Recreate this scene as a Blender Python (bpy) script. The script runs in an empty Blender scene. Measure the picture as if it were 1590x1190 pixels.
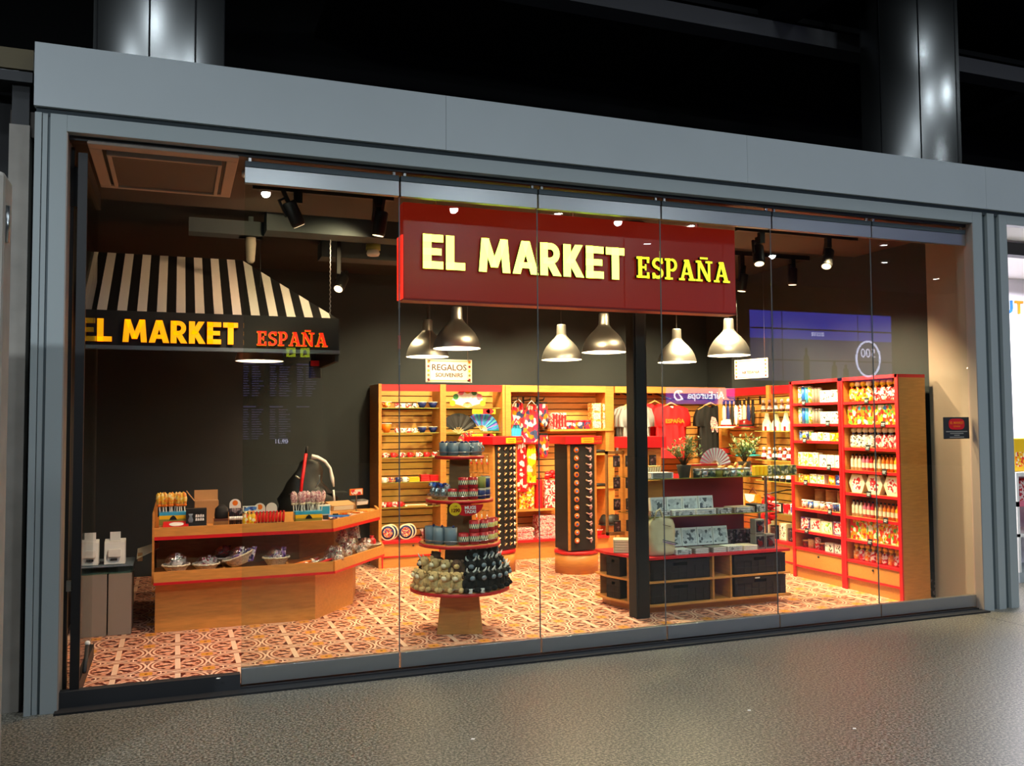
import bpy, math, random
from mathutils import Vector, Matrix
random.seed(7)
PI = math.pi
S = bpy.context.scene
COL = S.collection

# ---------------------------------------------------------------- camera, world, exposure
def look_rotation(yaw, pitch, roll):
    cy, sy, cp, sp = math.cos(yaw), math.sin(yaw), math.cos(pitch), math.sin(pitch)
    F = Vector((sy*cp, cy*cp, sp)); r = Vector((cy, -sy, 0)); u = r.cross(F)
    cr, sr = math.cos(roll), math.sin(roll)
    R, U = cr*r + sr*u, -sr*r + cr*u
    return Matrix((R, U, -F)).transposed()
cam = bpy.data.cameras.new('camera'); co = bpy.data.objects.new('camera', cam); COL.objects.link(co)
cam.sensor_fit = 'HORIZONTAL'; cam.sensor_width = 36.0; cam.lens = 1365.9/1590*36.0
cam.clip_end = 200
co.matrix_world = Matrix.Translation((-0.3777, -5.6887, 1.6)) @ look_rotation(0.3642, 0.0475, -0.0067).to_4x4()
S.camera = co
S.view_settings.view_transform = 'Standard'; S.view_settings.look = 'None'
S.view_settings.gamma = 1; S.view_settings.use_curve_mapping = False
S.view_settings.exposure = 0.0
S.cycles.use_denoising = True
S.cycles.max_bounces = 6; S.cycles.transparent_max_bounces = 24; S.cycles.glossy_bounces = 4
S.cycles.sample_clamp_indirect = 4
w = bpy.data.worlds.new('world'); S.world = w; w.use_nodes = True
w.node_tree.nodes['Background'].inputs[0].default_value = (0.35, 0.42, 0.55, 1)
w.node_tree.nodes['Background'].inputs[1].default_value = 0.028

WARM = (1.0, 0.68, 0.38)
def light(name, kind, loc, power, color=WARM, target=None, size=0.08, angle=70, blend=0.6, sy=None):
    l = bpy.data.lights.new(name, kind); o = bpy.data.objects.new(name, l); COL.objects.link(o)
    l.energy = power; l.color = color; o.location = loc
    if kind == 'AREA':
        l.shape = 'RECTANGLE'; l.size = size; l.size_y = sy or size
    else: l.shadow_soft_size = size
    if kind == 'SPOT': l.spot_size = math.radians(angle); l.spot_blend = blend
    if target is not None:
        d = Vector(target) - Vector(loc); o.rotation_euler = d.to_track_quat('-Z', 'Y').to_euler()
    return o
# shop: track spots, downlights and an added wide pair
SPOTS = [  # location, target, power, angle
    ((5.0, 0.45, 3.10), (5.75, 1.0, 1.2), 120, 90), ((4.4, 1.3, 3.10), (5.8, 1.5, 1.0), 190, 90),
    ((4.6, 2.2, 3.10), (5.9, 2.7, 1.2), 140, 90), ((4.9, 2.8, 3.10), (5.3, 4.2, 1.4), 150, 90),
    ((3.8, 2.9, 3.10), (4.1, 4.3, 1.3), 150, 90), ((2.8, 3.0, 3.10), (3.0, 4.3, 1.3), 130, 90),
    ((2.1, 2.6, 3.10), (2.2, 4.3, 1.2), 120, 90), ((4.6, 1.9, 3.15), (4.9, 1.9, 0.0), 200, 80),
    ((3.0, 2.2, 3.15), (3.0, 2.2, 0.0), 160, 80), ((1.2, 2.6, 3.15), (1.75, 2.6, 0.0), 80, 70),
    ((1.0, 0.6, 3.05), (0.9, 2.2, 0.7), 50, 60), ((0.3, 0.5, 3.05), (0.1, 1.7, 0.7), 30, 75),
    ((0.06, 0.33, 3.2), (0.0, 0.5, 0.0), 40, 80), ((2.0, 0.45, 3.05), (1.7, 1.0, 0.9), 70, 60),
    ((3.46, 0.4, 3.2), (3.6, 1.0, 0.5), 90, 70), ((1.15, 1.3, 3.2), (0.6, 2.2, 2.7), 22, 80), ((2.55, 0.62, 3.15), (2.4, 2.6, 1.7), 16, 115), ((3.9, 0.62, 3.15), (3.9, 2.6, 1.7), 14, 115), ((0.42, 0.62, 3.15), (-0.2, 2.2, 2.75), 26, 75),  # widest pair added to brighten the front pendants, without fixtures
]
for p, t, e, a in SPOTS: light('spot', 'SPOT', p, e*3.0, WARM, t, 0.05, a)
# concourse: cool ceiling lights and an added spot at the left
COOL = (0.84, 0.93, 1.0)
for x, y in ((-2.2, -4.0), (-2.3, -7.5), (-9.5, -2.5), (9.0, -1.5), (4.0, -6.0), (17.7, -9.0), (18.3, -1.5), (11.0, -5.0)):
    light('concourse_high', 'AREA', (x, y, 10.2), 190, COOL, (x, y, 0), 0.9)
for x, y in ((-3.2, -4.6), (0.62, -5.4), (3.04, -5.41), (5.46, -5.35), (9.16, -6.73)):  # leftmost spot is an unseen extra, added to brighten the fascia's left end
    light('concourse_spot', 'SPOT', (x, y, 4.47), 620 if x < 0 else 290, COOL, (x, y + 1.6, 0.0), 0.05, 150, 0.9)

# ---------------------------------------------------------------- materials
def lin(h):
    h = h.lstrip('#'); c = [int(h[i:i+2], 16)/255 for i in (0, 2, 4)]
    return tuple((v/12.92 if v <= 0.04045 else ((v+0.055)/1.055)**2.4) for v in c) + (1,)
MATS = {}
def newmat(name):
    m = bpy.data.materials.new(name); m.use_nodes = True; MATS[name] = m
    nt = m.node_tree; return m, nt, nt.nodes['Principled BSDF']
def mat(name, col=None, rough=0.5, metal=0.0, emit=None, estr=0.0, noise=0.0, nscale=20, bump=0.0, stretch=(1,1,1), alpha=1.0, coat=0.0):
    if name in MATS: return MATS[name]
    m, nt, b = newmat(name)
    b.inputs['Base Color'].default_value = lin(col); b.inputs['Roughness'].default_value = rough
    b.inputs['Metallic'].default_value = metal; b.inputs['Alpha'].default_value = alpha
    b.inputs['Coat Weight'].default_value = coat
    if emit: b.inputs['Emission Color'].default_value = lin(emit); b.inputs['Emission Strength'].default_value = estr
    if noise or bump:
        tc = nt.nodes.new('ShaderNodeTexCoord'); mp = nt.nodes.new('ShaderNodeMapping'); nz = nt.nodes.new('ShaderNodeTexNoise')
        mp.inputs['Scale'].default_value = stretch; nz.inputs['Scale'].default_value = nscale; nz.inputs['Detail'].default_value = 4
        nt.links.new(tc.outputs['Object'], mp.inputs[0]); nt.links.new(mp.outputs[0], nz.inputs['Vector'])
        if noise:
            r = nt.nodes.new('ShaderNodeValToRGB'); c = lin(col)
            r.color_ramp.elements[0].position = 0.3; r.color_ramp.elements[1].position = 0.7
            r.color_ramp.elements[0].color = tuple(v*(1-noise) for v in c[:3]) + (1,)
            r.color_ramp.elements[1].color = tuple(min(1, v*(1+noise)) for v in c[:3]) + (1,)
            nt.links.new(nz.outputs['Fac'], r.inputs[0]); nt.links.new(r.outputs[0], b.inputs['Base Color'])
        if bump:
            bp = nt.nodes.new('ShaderNodeBump'); bp.inputs['Strength'].default_value = bump; bp.inputs['Distance'].default_value = 0.01
            nt.links.new(nz.outputs['Fac'], bp.inputs['Height']); nt.links.new(bp.outputs[0], b.inputs['Normal'])
    return m
def prn(name, cols, scale=30, rough=0.4):
    """printed wrapper: irregular patches of a few inks"""
    if name in MATS: return MATS[name]
    m, nt, b = newmat(name); b.inputs['Roughness'].default_value = rough
    tc = nt.nodes.new('ShaderNodeTexCoord'); v = nt.nodes.new('ShaderNodeTexVoronoi'); r = nt.nodes.new('ShaderNodeValToRGB'); sp = nt.nodes.new('ShaderNodeSeparateColor')
    v.inputs['Scale'].default_value = scale
    r.color_ramp.interpolation = 'CONSTANT'
    e = r.color_ramp.elements
    while len(e) < len(cols): e.new(0.5)
    for i, c in enumerate(cols): e[i].position = i/len(cols); e[i].color = lin(c)
    oi = nt.nodes.new('ShaderNodeObjectInfo'); ad = nt.nodes.new('ShaderNodeVectorMath'); ad.operation = 'ADD'; v.inputs['Scale'].default_value = scale*1.9
    nt.links.new(tc.outputs['Object'], ad.inputs[0]); nt.links.new(oi.outputs['Location'], ad.inputs[1])
    nt.links.new(ad.outputs[0], v.inputs['Vector']); nt.links.new(v.outputs['Color'], sp.inputs[0])
    nt.links.new(sp.outputs[0], r.inputs[0]); nt.links.new(r.outputs[0], b.inputs['Base Color'])
    return m

class X:
    """tiny expression builder for shader maths"""
    def __init__(s, nt, sock): s.nt, s.s = nt, sock
    def op(s, o, *a):
        n = s.nt.nodes.new('ShaderNodeMath'); n.operation = o
        for i, v in enumerate((s,) + a):
            if isinstance(v, X): s.nt.links.new(v.s, n.inputs[i])
            else: n.inputs[i].default_value = v
        return X(s.nt, n.outputs[0])
    def __add__(s, o): return s.op('ADD', o)
    def __sub__(s, o): return s.op('SUBTRACT', o)
    def __mul__(s, o): return s.op('MULTIPLY', o)
    def lt(s, o): return s.op('LESS_THAN', o)
    def gt(s, o): return s.op('GREATER_THAN', o)
    def mx(s, o): return s.op('MAXIMUM', o)
    def mn(s, o): return s.op('MINIMUM', o)
    def ab(s): return s.op('ABSOLUTE')
    def band(s, a, b): return s.gt(a) * s.lt(b)
def mixc(nt, f, a, b):
    n = nt.nodes.new('ShaderNodeMix'); n.data_type = 'RGBA'
    nt.links.new(f.s, n.inputs[0])
    for i, v in ((6, a), (7, b)):
        if isinstance(v, tuple): n.inputs[i].default_value = v
        else: nt.links.new(v, n.inputs[i])
    return n.outputs[2]
def xyz(nt):
    tc = nt.nodes.new('ShaderNodeTexCoord'); s = nt.nodes.new('ShaderNodeSeparateXYZ'); nt.links.new(tc.outputs['Object'], s.inputs[0])
    return X(nt, s.outputs[0]), X(nt, s.outputs[1]), X(nt, s.outputs[2]), tc

def m_tile():
    m, nt, b = newmat('encaustic_tile')
    x, y, z, tc = xyz(nt); P = 0.386
    def cell(v, o): return ((v - o)*(1/P)).op('FRACT')
    a = cell(x + 20*P, -0.7394 + P/2) - 0.5; c = cell(y + 20*P, 0.75 + P/2) - 0.5
    a2 = cell(x + 20*P, -0.7394) - 0.5; c2 = cell(y + 20*P, 0.75) - 0.5   # centred on the yellow square
    r = (a*a + c*c).op('SQRT'); th = c.op('ARCTAN2', a); r2 = (a2*a2 + c2*c2).op('SQRT'); th2 = c2.op('ARCTAN2', a2)
    base = lin('#dc9a7c'); dark = lin('#5e1a10'); mid = lin('#96492f'); lite = lin('#f2cdb2'); yel = lin('#e39a35')
    out = base
    pet = (th*6).op('SINE'); pet2 = (th*12).op('COSINE'); s4 = (th2*8).op('COSINE')
    out = mixc(nt, r.band(0.40, 0.5), out, lite)
    out = mixc(nt, r.band(0.43, 0.462), out, mid)
    out = mixc(nt, r.band(0.36, 0.385), out, mid)
    out = mixc(nt, r.band(0.10, 0.30)*pet.gt(0.15), out, dark)
    out = mixc(nt, r.band(0.16, 0.24)*pet2.gt(0.72), out, lite)
    out = mixc(nt, a.ab().lt(0.045)*r.lt(0.36), out, lite)
    q = a2.ab().mx(c2.ab())
    lat = (a*(2*PI*4)).op('COSINE')*(c*(2*PI*4)).op('COSINE')
    out = mixc(nt, r.gt(0.50)*r2.gt(0.235)*lat.ab().gt(0.42), out, dark)
    out = mixc(nt, r.band(0.30, 0.355)*pet2.lt(-0.1), out, dark)
    out = mixc(nt, r2.band(0.225, 0.25), out, lite)
    out = mixc(nt, r2.band(0.17, 0.225)*s4.gt(-0.2), out, dark)
    out = mixc(nt, r2.band(0.075, 0.105)*s4.gt(-0.5), out, dark)
    out = mixc(nt, q.lt(0.10), out, yel)
    out = mixc(nt, r2.lt(0.028), out, dark)
    nt.links.new(out, b.inputs['Base Color']); b.inputs['Roughness'].default_value = 0.45
    return m
def m_granite():
    m, nt, b = newmat('granite')
    x, y, z, tc = xyz(nt)
    n1 = nt.nodes.new('ShaderNodeTexNoise'); n1.inputs['Scale'].default_value = 72; n1.inputs['Detail'].default_value = 6; n1.inputs['Roughness'].default_value = 0.75
    n2 = nt.nodes.new('ShaderNodeTexNoise'); n2.inputs['Scale'].default_value = 1.6; n2.inputs['Detail'].default_value = 3
    v = nt.nodes.new('ShaderNodeTexVoronoi'); v.inputs['Scale'].default_value = 7
    for n in (n1, n2, v): nt.links.new(tc.outputs['Object'], n.inputs['Vector'])
    r = nt.nodes.new('ShaderNodeValToRGB'); e = r.color_ramp.elements
    e[0].position = 0.44; e[0].color = lin('#24241f'); e[1].position = 0.56; e[1].color = lin('#958f80')
    k = e.new(0.5); k.color = lin('#5a574c')
    nt.links.new(n1.outputs['Fac'], r.inputs[0])
    out = mixc(nt, X(nt, n2.outputs['Fac']).op('MULTIPLY', 0.3), r.outputs[0], lin('#4c4942'))
    jx = ((x + 20 + 0.56)*(1/8.8)).op('FRACT').lt(0.0015); jy = ((y + 40 + 0.6)*(1/44)).op('FRACT').lt(0.0001)
    out = mixc(nt, jx.mx(jy), out, lin('#222220'))
    out = mixc(nt, X(nt, v.outputs['Distance']).lt(0.022)*X(nt, n2.outputs['Fac']).gt(0.52), out, lin('#dedcd2'))
    nt.links.new(out, b.inputs['Base Color']); b.inputs['Roughness'].default_value = 0.28
    rr = X(nt, n1.outputs['Fac']) * 0.4 + 0.20; nt.links.new(rr.s, b.inputs['Roughness'])
    return m
def m_glass(name='clear_glass', tint='#f4fbf8', boost=1.0):
    m, nt, b = newmat(name); nt.nodes.remove(b)
    g = nt.nodes.new('ShaderNodeNewGeometry'); vm = nt.nodes.new('ShaderNodeVectorMath'); vm.operation = 'DOT_PRODUCT'
    nt.links.new(g.outputs['Normal'], vm.inputs[0]); nt.links.new(g.outputs['Incoming'], vm.inputs[1])
    c = X(nt, vm.outputs['Value']).ab(); k = (c*-1 + 1).op('POWER', 5)*0.95*boost + 0.045*boost
    t = nt.nodes.new('ShaderNodeBsdfTransparent'); t.inputs[0].default_value = lin(tint)
    gl = nt.nodes.new('ShaderNodeBsdfGlossy'); gl.inputs['Roughness'].default_value = 0.0
    mx = nt.nodes.new('ShaderNodeMixShader'); nt.links.new(k.s, mx.inputs[0]); nt.links.new(t.outputs[0], mx.inputs[1]); nt.links.new(gl.outputs[0], mx.inputs[2])
    nt.links.new(mx.outputs[0], nt.nodes['Material Output'].inputs['Surface'])
    return m
def m_cello():
    m, nt, b = newmat('cellophane'); nt.nodes.remove(b)
    tc = nt.nodes.new('ShaderNodeTexCoord'); nz = nt.nodes.new('ShaderNodeTexNoise'); nz.inputs['Scale'].default_value = 28; nt.links.new(tc.outputs['Object'], nz.inputs['Vector'])
    bp = nt.nodes.new('ShaderNodeBump'); bp.inputs['Strength'].default_value = 1.0; bp.inputs['Distance'].default_value = 0.03; nt.links.new(nz.outputs['Fac'], bp.inputs['Height'])
    t = nt.nodes.new('ShaderNodeBsdfTransparent'); gl = nt.nodes.new('ShaderNodeBsdfGlossy'); gl.inputs['Roughness'].default_value = 0.12
    nt.links.new(bp.outputs[0], gl.inputs['Normal'])
    mx = nt.nodes.new('ShaderNodeMixShader'); mx.inputs[0].default_value = 0.30
    nt.links.new(t.outputs[0], mx.inputs[1]); nt.links.new(gl.outputs[0], mx.inputs[2]); nt.links.new(mx.outputs[0], nt.nodes['Material Output'].inputs['Surface'])
    return m
def m_stripes(name, c1, c2, axis, period, frac=0.5, off=0.0, rough=0.6):
    m, nt, b = newmat(name); q = xyz(nt)['xyz'.index(axis)]
    f = ((q + 40*period + off)*(1/period)).op('FRACT').lt(frac)
    nt.links.new(mixc(nt, f, lin(c2), lin(c1)), b.inputs['Base Color']); b.inputs['Roughness'].default_value = rough
    return m
def m_zigzag(name, body, zig, gap):
    m, nt, b = newmat(name); x, y, z, tc = xyz(nt)
    th = y.op('ARCTAN2', x)*(14/(2*PI)); tri = ((th + 20).op('FRACT') - 0.5).ab()*2
    h = (z - 0.03)*(1/0.035)
    inside = h.band(0, 1); line = (h - tri).ab().lt(0.30)
    o = mixc(nt, inside, lin(body), lin(gap)); o = mixc(nt, inside*line, o, lin(zig))
    nt.links.new(o, b.inputs['Base Color']); b.inputs['Roughness'].default_value = 0.25
    return m
m_tile(); m_granite(); m_glass(); m_glass('shelf_glass', '#e2f3ea', 1.3); m_cello()
m_stripes('awning_stripe', '#ece4dc', '#141416', 'x', 0.142, 0.49, 0.0)
m_zigzag('zigzag_red', '#b3202a', '#e8dcb0', '#233040'); m_zigzag('zigzag_yellow', '#b3202a', '#d8c23c', '#e8dcb0')
m_stripes('sock_stripe', '#e9e4dc', '#b51f2b', 'z', 0.02)
mat('oak', '#c4823e', 0.42, noise=0.14, nscale=9, stretch=(1, 1, 7)); mat('oak_h', '#d08e45', 0.42, noise=0.12, nscale=9, stretch=(1, 7, 7))
mat('oak_dark', '#8a6238', 0.5, noise=0.15, nscale=9, stretch=(1, 1, 6)); mat('slat', '#d4964c', 0.45, noise=0.10, nscale=8, stretch=(1, 8, 8)); mat('groove', '#5a3a1c', 0.7)
mat('red', '#d01520', 0.4); mat('dark_red', '#7d1018', 0.45); mat('bright_red', '#e8121c', 0.5); mat('maroon', '#6e1414', 0.25)
mat('black', '#0e0e10', 0.5); mat('soft_black', '#101114', 0.7); mat('charcoal', '#1f2124', 0.6); mat('wall_dark', '#252c31', 0.85, noise=0.06, nscale=3)
mat('fascia', '#a8b0b3', 0.42, noise=0.02, nscale=2); mat('fascia_gap', '#39464c', 0.6); mat('frame_blue', '#929b9c', 0.4); mat('groove_blue', '#4c585d', 0.5)
mat('beige', '#95887e', 0.4); mat('steel', '#a3a8aa', 0.28, 1.0, bump=0.05, nscale=160, stretch=(0.05, 1, 1)); mat('rail_steel', '#a6aaab', 0.34, 0.9)
mat('brushed', '#d2cfca', 0.34, 0.92); mat('column_steel', '#8d9090', 0.27, 1.0); mat('white', '#f0eee9', 0.5); mat('inner_white', '#ffffff', 0.6)
mat('lamp_glow', '#ffffff', 0.5, emit='#fff1dc', estr=30); mat('down_glow', '#ffffff', 0.5, emit='#f4f8ff', estr=60); mat('warm_glow', '#ffffff', 0.5, emit='#ffd9b0', estr=3)
mat('plaster', '#8a857d', 0.8, noise=0.12, nscale=6); mat('soffit', '#a3988c', 0.6); mat('grille_dark', '#4a4540', 0.6); mat('beam_grey', '#707073', 0.7); mat('ceiling_brown', '#3a3530', 0.8); mat('ceiling_dark', '#1a1b1c', 0.85); mat('duct', '#3e4a50', 0.6)
mat('sign_red', '#7c2018', 0.3, emit='#a82010', estr=0.42); mat('sign_edge', '#e82a18', 0.4, emit='#ff2a18', estr=1.2)
mat('letter_glow', '#f4ff8a', 0.5, emit='#f4ff62', estr=4.2); mat('letter_glow_soft', '#f0f050', 0.5, emit='#f0ee30', estr=1.5); mat('letter_side', '#0e3a20', 0.6)
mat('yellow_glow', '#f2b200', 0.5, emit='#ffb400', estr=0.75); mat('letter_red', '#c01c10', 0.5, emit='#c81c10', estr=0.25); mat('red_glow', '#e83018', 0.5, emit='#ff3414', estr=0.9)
mat('grey_blue', '#6f7f8d', 0.35); mat('navy', '#1c2c6a', 0.4); mat('yellow', '#f2c318', 0.5); mat('orange', '#f07b12', 0.5); mat('cream', '#efe3c4', 0.6); mat('tan', '#d6b57c', 0.95, noise=0.2, nscale=60, bump=0.6)
mat('plush_brown', '#6b4a35', 0.95, noise=0.2, nscale=60, bump=0.6); mat('plush_black', '#060608', 0.95, bump=0.6, nscale=60); mat('green', '#2f7a45', 0.6); mat('teal', '#1f8f9a', 0.5); mat('pink', '#e0708a', 0.5)
mat('blue', '#1e5fb8', 0.4); mat('light_blue', '#38a7d8', 0.4); mat('purple', '#6a4aa8', 0.5); mat('silver', '#c9ced2', 0.22, 0.8); mat('cardboard', '#b98d5e', 0.8, noise=0.06, nscale=8)
mat('leaf', '#84a45c', 0.55, noise=0.3, nscale=30); mat('leaf_pale', '#bccb96', 0.55); mat('stem', '#6b5238', 0.8); mat('pot_grey', '#4e4a44', 0.7, noise=0.15, nscale=10); mat('soil', '#2b1e14', 0.9)
mat('wicker', '#d8cdb8', 0.8, noise=0.3, nscale=70, bump=1.0); mat('canvas', '#d6c9a4', 0.9, bump=0.4, nscale=18); mat('cloth_red', '#e5101c', 0.8, bump=0.25, nscale=5); mat('cloth_grey', '#8e9298', 0.85, bump=0.25, nscale=5); mat('cloth_black', '#101114', 0.85, bump=0.25, nscale=5)
mat('crate', '#0b0d10', 0.5); mat('wood_hanger', '#c99a55', 0.5); mat('brown', '#5a2f1c', 0.6); mat('cork', '#c89a66', 0.9, noise=0.2, nscale=40); mat('olive', '#8c8a3a', 0.6)
mat('screen_blue', '#101030', 0.2, emit='#5a60ff', estr=3.0); mat('screen_haze', '#101030', 0.2, emit='#6f6a9c', estr=2.2); mat('screen_text', '#101010', 0.3, emit='#cfd2ff', estr=9); mat('screen_line', '#101010', 0.3, emit='#6a6aa8', estr=2.2); mat('screen_off', '#050507', 0.25)
mat('air_blue', '#101030', 0.3, emit='#3a62ff', estr=4); mat('air_white', '#ffffff', 0.3, emit='#ffffff', estr=14); mat('pict_yellow', '#202000', 0.3, emit='#b8c820', estr=6)
mat('shop_white', '#f6f2fa', 0.6); mat('amber', '#4c401c', 0.4)
prn('p_candy', ['#f2c318', '#e0301e', '#f6e7c0', '#f07b12', '#f2c318'], 26); prn('p_white', ['#f4f1ea', '#f4f1ea', '#e8d9c0', '#f4f1ea', '#3a3a3a'], 40)
prn('p_redwhite', ['#f3e9e2', '#d01520', '#f3e9e2', '#c23648'], 30); prn('p_floral', ['#e8303a', '#f4e8d8', '#e8303a', '#f07b12', '#30406a', '#d01f50'], 11); prn('cloth_yellow', ['#f2c318', '#f6e7c0', '#f07b12', '#f2c318'], 9); prn('cloth_dots', ['#d01520', '#d01520', '#f4e4e0', '#c01a28'], 12); prn('lolly', ['#f2c040', '#f6dc90', '#f2c040', '#f09030'], 30)
prn('p_bright', ['#e8301c', '#f5c51c', '#f48a1c', '#5fae3a', '#e8301c', '#f6f0da'], 18); prn('p_blue', ['#2a4cb0', '#4d8ae0', '#e9eef6', '#1c2c6a'], 24); prn('p_dark', ['#1a1a22', '#3a2028', '#1a1a22', '#7a6a70'], 26)
prn('p_grey', ['#c8cdcf', '#b6bcbf', '#dfe2e2', '#c8cdcf', '#5a6064'], 22); prn('p_green', ['#e8efe0', '#5fae3a', '#f2c318', '#e8efe0'], 30); prn('p_orange', ['#f0801c', '#f2a040', '#e8601c', '#f6d8a0'], 30)
prn('p_purple', ['#6a4aa8', '#9a7ac8', '#e8e0f0', '#3a2a68'], 30); prn('p_sil', ['#c9ced2', '#8c9298', '#f4f6f8', '#a6486a', '#c9ced2'], 45, 0.2); prn('p_pinkbar', ['#c98a9a', '#e8c8c8', '#b06a7a', '#f0dcd6'], 60); prn('p_tin', ['#4a5a50', '#8a8a60', '#c8c8a8', '#3a4640'], 26)
prn('p_mosaic', ['#b3202a', '#e8dcb0', '#27408a', '#b3202a', '#f2a040'], 60)

for nm, an, rot_ in (('column_steel', 0.95, 0.0), ('brushed', 0.7, 0.0)):
    nt = MATS[nm].node_tree; b_ = nt.nodes['Principled BSDF']; tg = nt.nodes.new('ShaderNodeTangent'); tg.direction_type = 'RADIAL'; tg.axis = 'Z'
    b_.inputs['Anisotropic'].default_value = an; b_.inputs['Anisotropic Rotation'].default_value = rot_; nt.links.new(tg.outputs[0], b_.inputs['Tangent'])

# ---------------------------------------------------------------- mesh building
class B:
    def __init__(s): s.v, s.f, s.mi, s.ms, s.sm = [], [], [], [], []
    def _m(s, m):
        if m not in s.ms: s.ms.append(m)
        return s.ms.index(m)
    def add(s, vs, fs, m, smooth=False):
        k = len(s.v); i = s._m(m); s.v += [tuple(p) for p in vs]
        for f in fs: s.f.append(tuple(k + q for q in f)); s.mi.append(i); s.sm.append(smooth)
        return s
    def box(s, x0, y0, z0, x1, y1, z1, m):
        v = [(x, y, z) for z in (z0, z1) for x, y in ((x0, y0), (x1, y0), (x1, y1), (x0, y1))]
        return s.add(v, [(3,2,1,0), (4,5,6,7), (0,1,5,4), (1,2,6,5), (2,3,7,6), (3,0,4,7)], m)
    def prism(s, poly, z0, z1, m, ax='z', smooth=False):
        n = len(poly)
        def P(a, b, c): return (a, b, c) if ax == 'z' else ((a, c, b) if ax == 'y' else (c, a, b))
        v = [P(a, b, z0) for a, b in poly] + [P(a, b, z1) for a, b in poly]
        f = [tuple(range(n))[::-1], tuple(range(n, 2*n))] + [(i, (i+1) % n, n + (i+1) % n, n + i) for i in range(n)]
        if ax == 'y': f = [q[::-1] for q in f]
        return s.add(v, f, m, smooth)
    def lathe(s, prof, m, n=20, c=(0,0,0), smooth=True, sx=1, sy=1, capb=True, capt=True):
        v, f = [], []
        for r, z in prof:
            for i in range(n):
                a = 2*PI*i/n; v.append((c[0] + r*sx*math.cos(a), c[1] + r*sy*math.sin(a), c[2] + z))
        for j in range(len(prof) - 1):
            for i in range(n):
                a, b = j*n + i, j*n + (i+1) % n; f.append((a, b, b + n, a + n))
        s.add(v, f, m, smooth)
        k = len(s.v) - len(v)
        if capb and prof[0][0] > 1e-4: s.f.append(tuple(k + i for i in range(n))[::-1]); s.mi.append(s._m(m)); s.sm.append(False)
        if capt and prof[-1][0] > 1e-4: s.f.append(tuple(k + len(v) - n + i for i in range(n))); s.mi.append(s._m(m)); s.sm.append(False)
        return s
    def tube(s, pts, r, m, n=8, closed=False):
        pts = [Vector(p) for p in pts]; L = len(pts); v, f = [], []
        rs = r if isinstance(r, (list, tuple)) else [r]*L
        for i, p in enumerate(pts):
            d = ((pts[(i+1) % L] - pts[i-1]) if closed else (pts[min(i+1, L-1)] - pts[max(i-1, 0)])).normalized()
            u = d.cross(Vector((0.13, 0.21, 1))).normalized() if abs(d.z) < 0.95 else d.cross(Vector((1, 0, 0))).normalized()
            w_ = d.cross(u)
            for k in range(n): a = 2*PI*k/n; v.append(p + (u*math.cos(a) + w_*math.sin(a))*rs[i])
        for i in range(L if closed else L-1):
            for k in range(n):
                a, b = i*n + k, i*n + (k+1) % n; c, d_ = ((i+1) % L)*n + (k+1) % n, ((i+1) % L)*n + k
                f.append((a, b, c, d_))
        if not closed: f += [tuple(range(n))[::-1], tuple((L-1)*n + k for k in range(n))]
        return s.add(v, f, m, True)
    def ball(s, c, r, m, n=12, rot=None):
        if not isinstance(r, (list, tuple)): r = (r, r, r)
        v, f = [], []; h = n//2 + 1
        for j in range(h):
            t = PI*j/(h-1)
            for i in range(n):
                a = 2*PI*i/n; p = Vector((r[0]*math.sin(t)*math.cos(a), r[1]*math.sin(t)*math.sin(a), r[2]*math.cos(t)))
                if rot: p = rot @ p
                v.append(p + Vector(c))
        for j in range(h-1):
            for i in range(n): f.append((j*n + i, (j+1)*n + i, (j+1)*n + (i+1) % n, j*n + (i+1) % n))
        return s.add(v, f, m, True)
    def quad(s, a, b, c, d, m): return s.add([a, b, c, d], [(0,1,2,3)], m)
    def slab(s, vs, t, m, smooth=False):
        """thick panel from a planar outline: offset by vector t"""
        n = len(vs); t = Vector(t); v = [Vector(p) for p in vs] + [Vector(p) + t for p in vs]
        f = [tuple(range(n))[::-1], tuple(range(n, 2*n))] + [(i, (i+1) % n, n + (i+1) % n, n + i) for i in range(n)]
        return s.add(v, f, m, smooth)
    def mesh(s, name, bev=0):
        me = bpy.data.meshes.new(name); me.from_pydata(s.v, [], s.f)
        for m in s.ms: me.materials.append(MATS[m])
        for p, i, k in zip(me.polygons, s.mi, s.sm): p.material_index = i; p.use_smooth = k
        me.update(); me['bev'] = bev
        return me
def ob(name, me, parent=None, loc=(0,0,0), rz=0.0, rot=None, scale=None):
    o = bpy.data.objects.new(name, me); COL.objects.link(o); o.location = loc
    o.rotation_euler = rot if rot else (0, 0, rz)
    if scale: o.scale = (scale,)*3 if not isinstance(scale, (list, tuple)) else scale
    if parent: o.parent = parent
    if me is not None and me.get('bev'):
        b = o.modifiers.new('bevel', 'BEVEL'); b.width = me['bev']; b.segments = 2; b.limit_method = 'ANGLE'
    return o
CHK = []
def tag(o, label, cat, group=None, kind=None):
    n = len(label.split())
    if not 4 <= n <= 16: CHK.append((n, label))
    o['label'] = label; o['category'] = cat
    if group: o['group'] = group
    if kind: o['kind'] = kind
    return o
def struct(name, b, parent=None, bev=0, **k):
    o = ob(name, b.mesh(name, bev), parent, **k)
    if not parent: o['kind'] = 'structure'
    return o
def empty(name, loc, label, cat, group=None, rz=0):
    return tag(ob(name, None, None, loc, rz), label, cat, group)
def part(name, b, parent, bev=0, label=None, **k):
    o = ob(name, b.mesh(name, bev), parent, **k)
    if label: o['label'] = label
    return o
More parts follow.
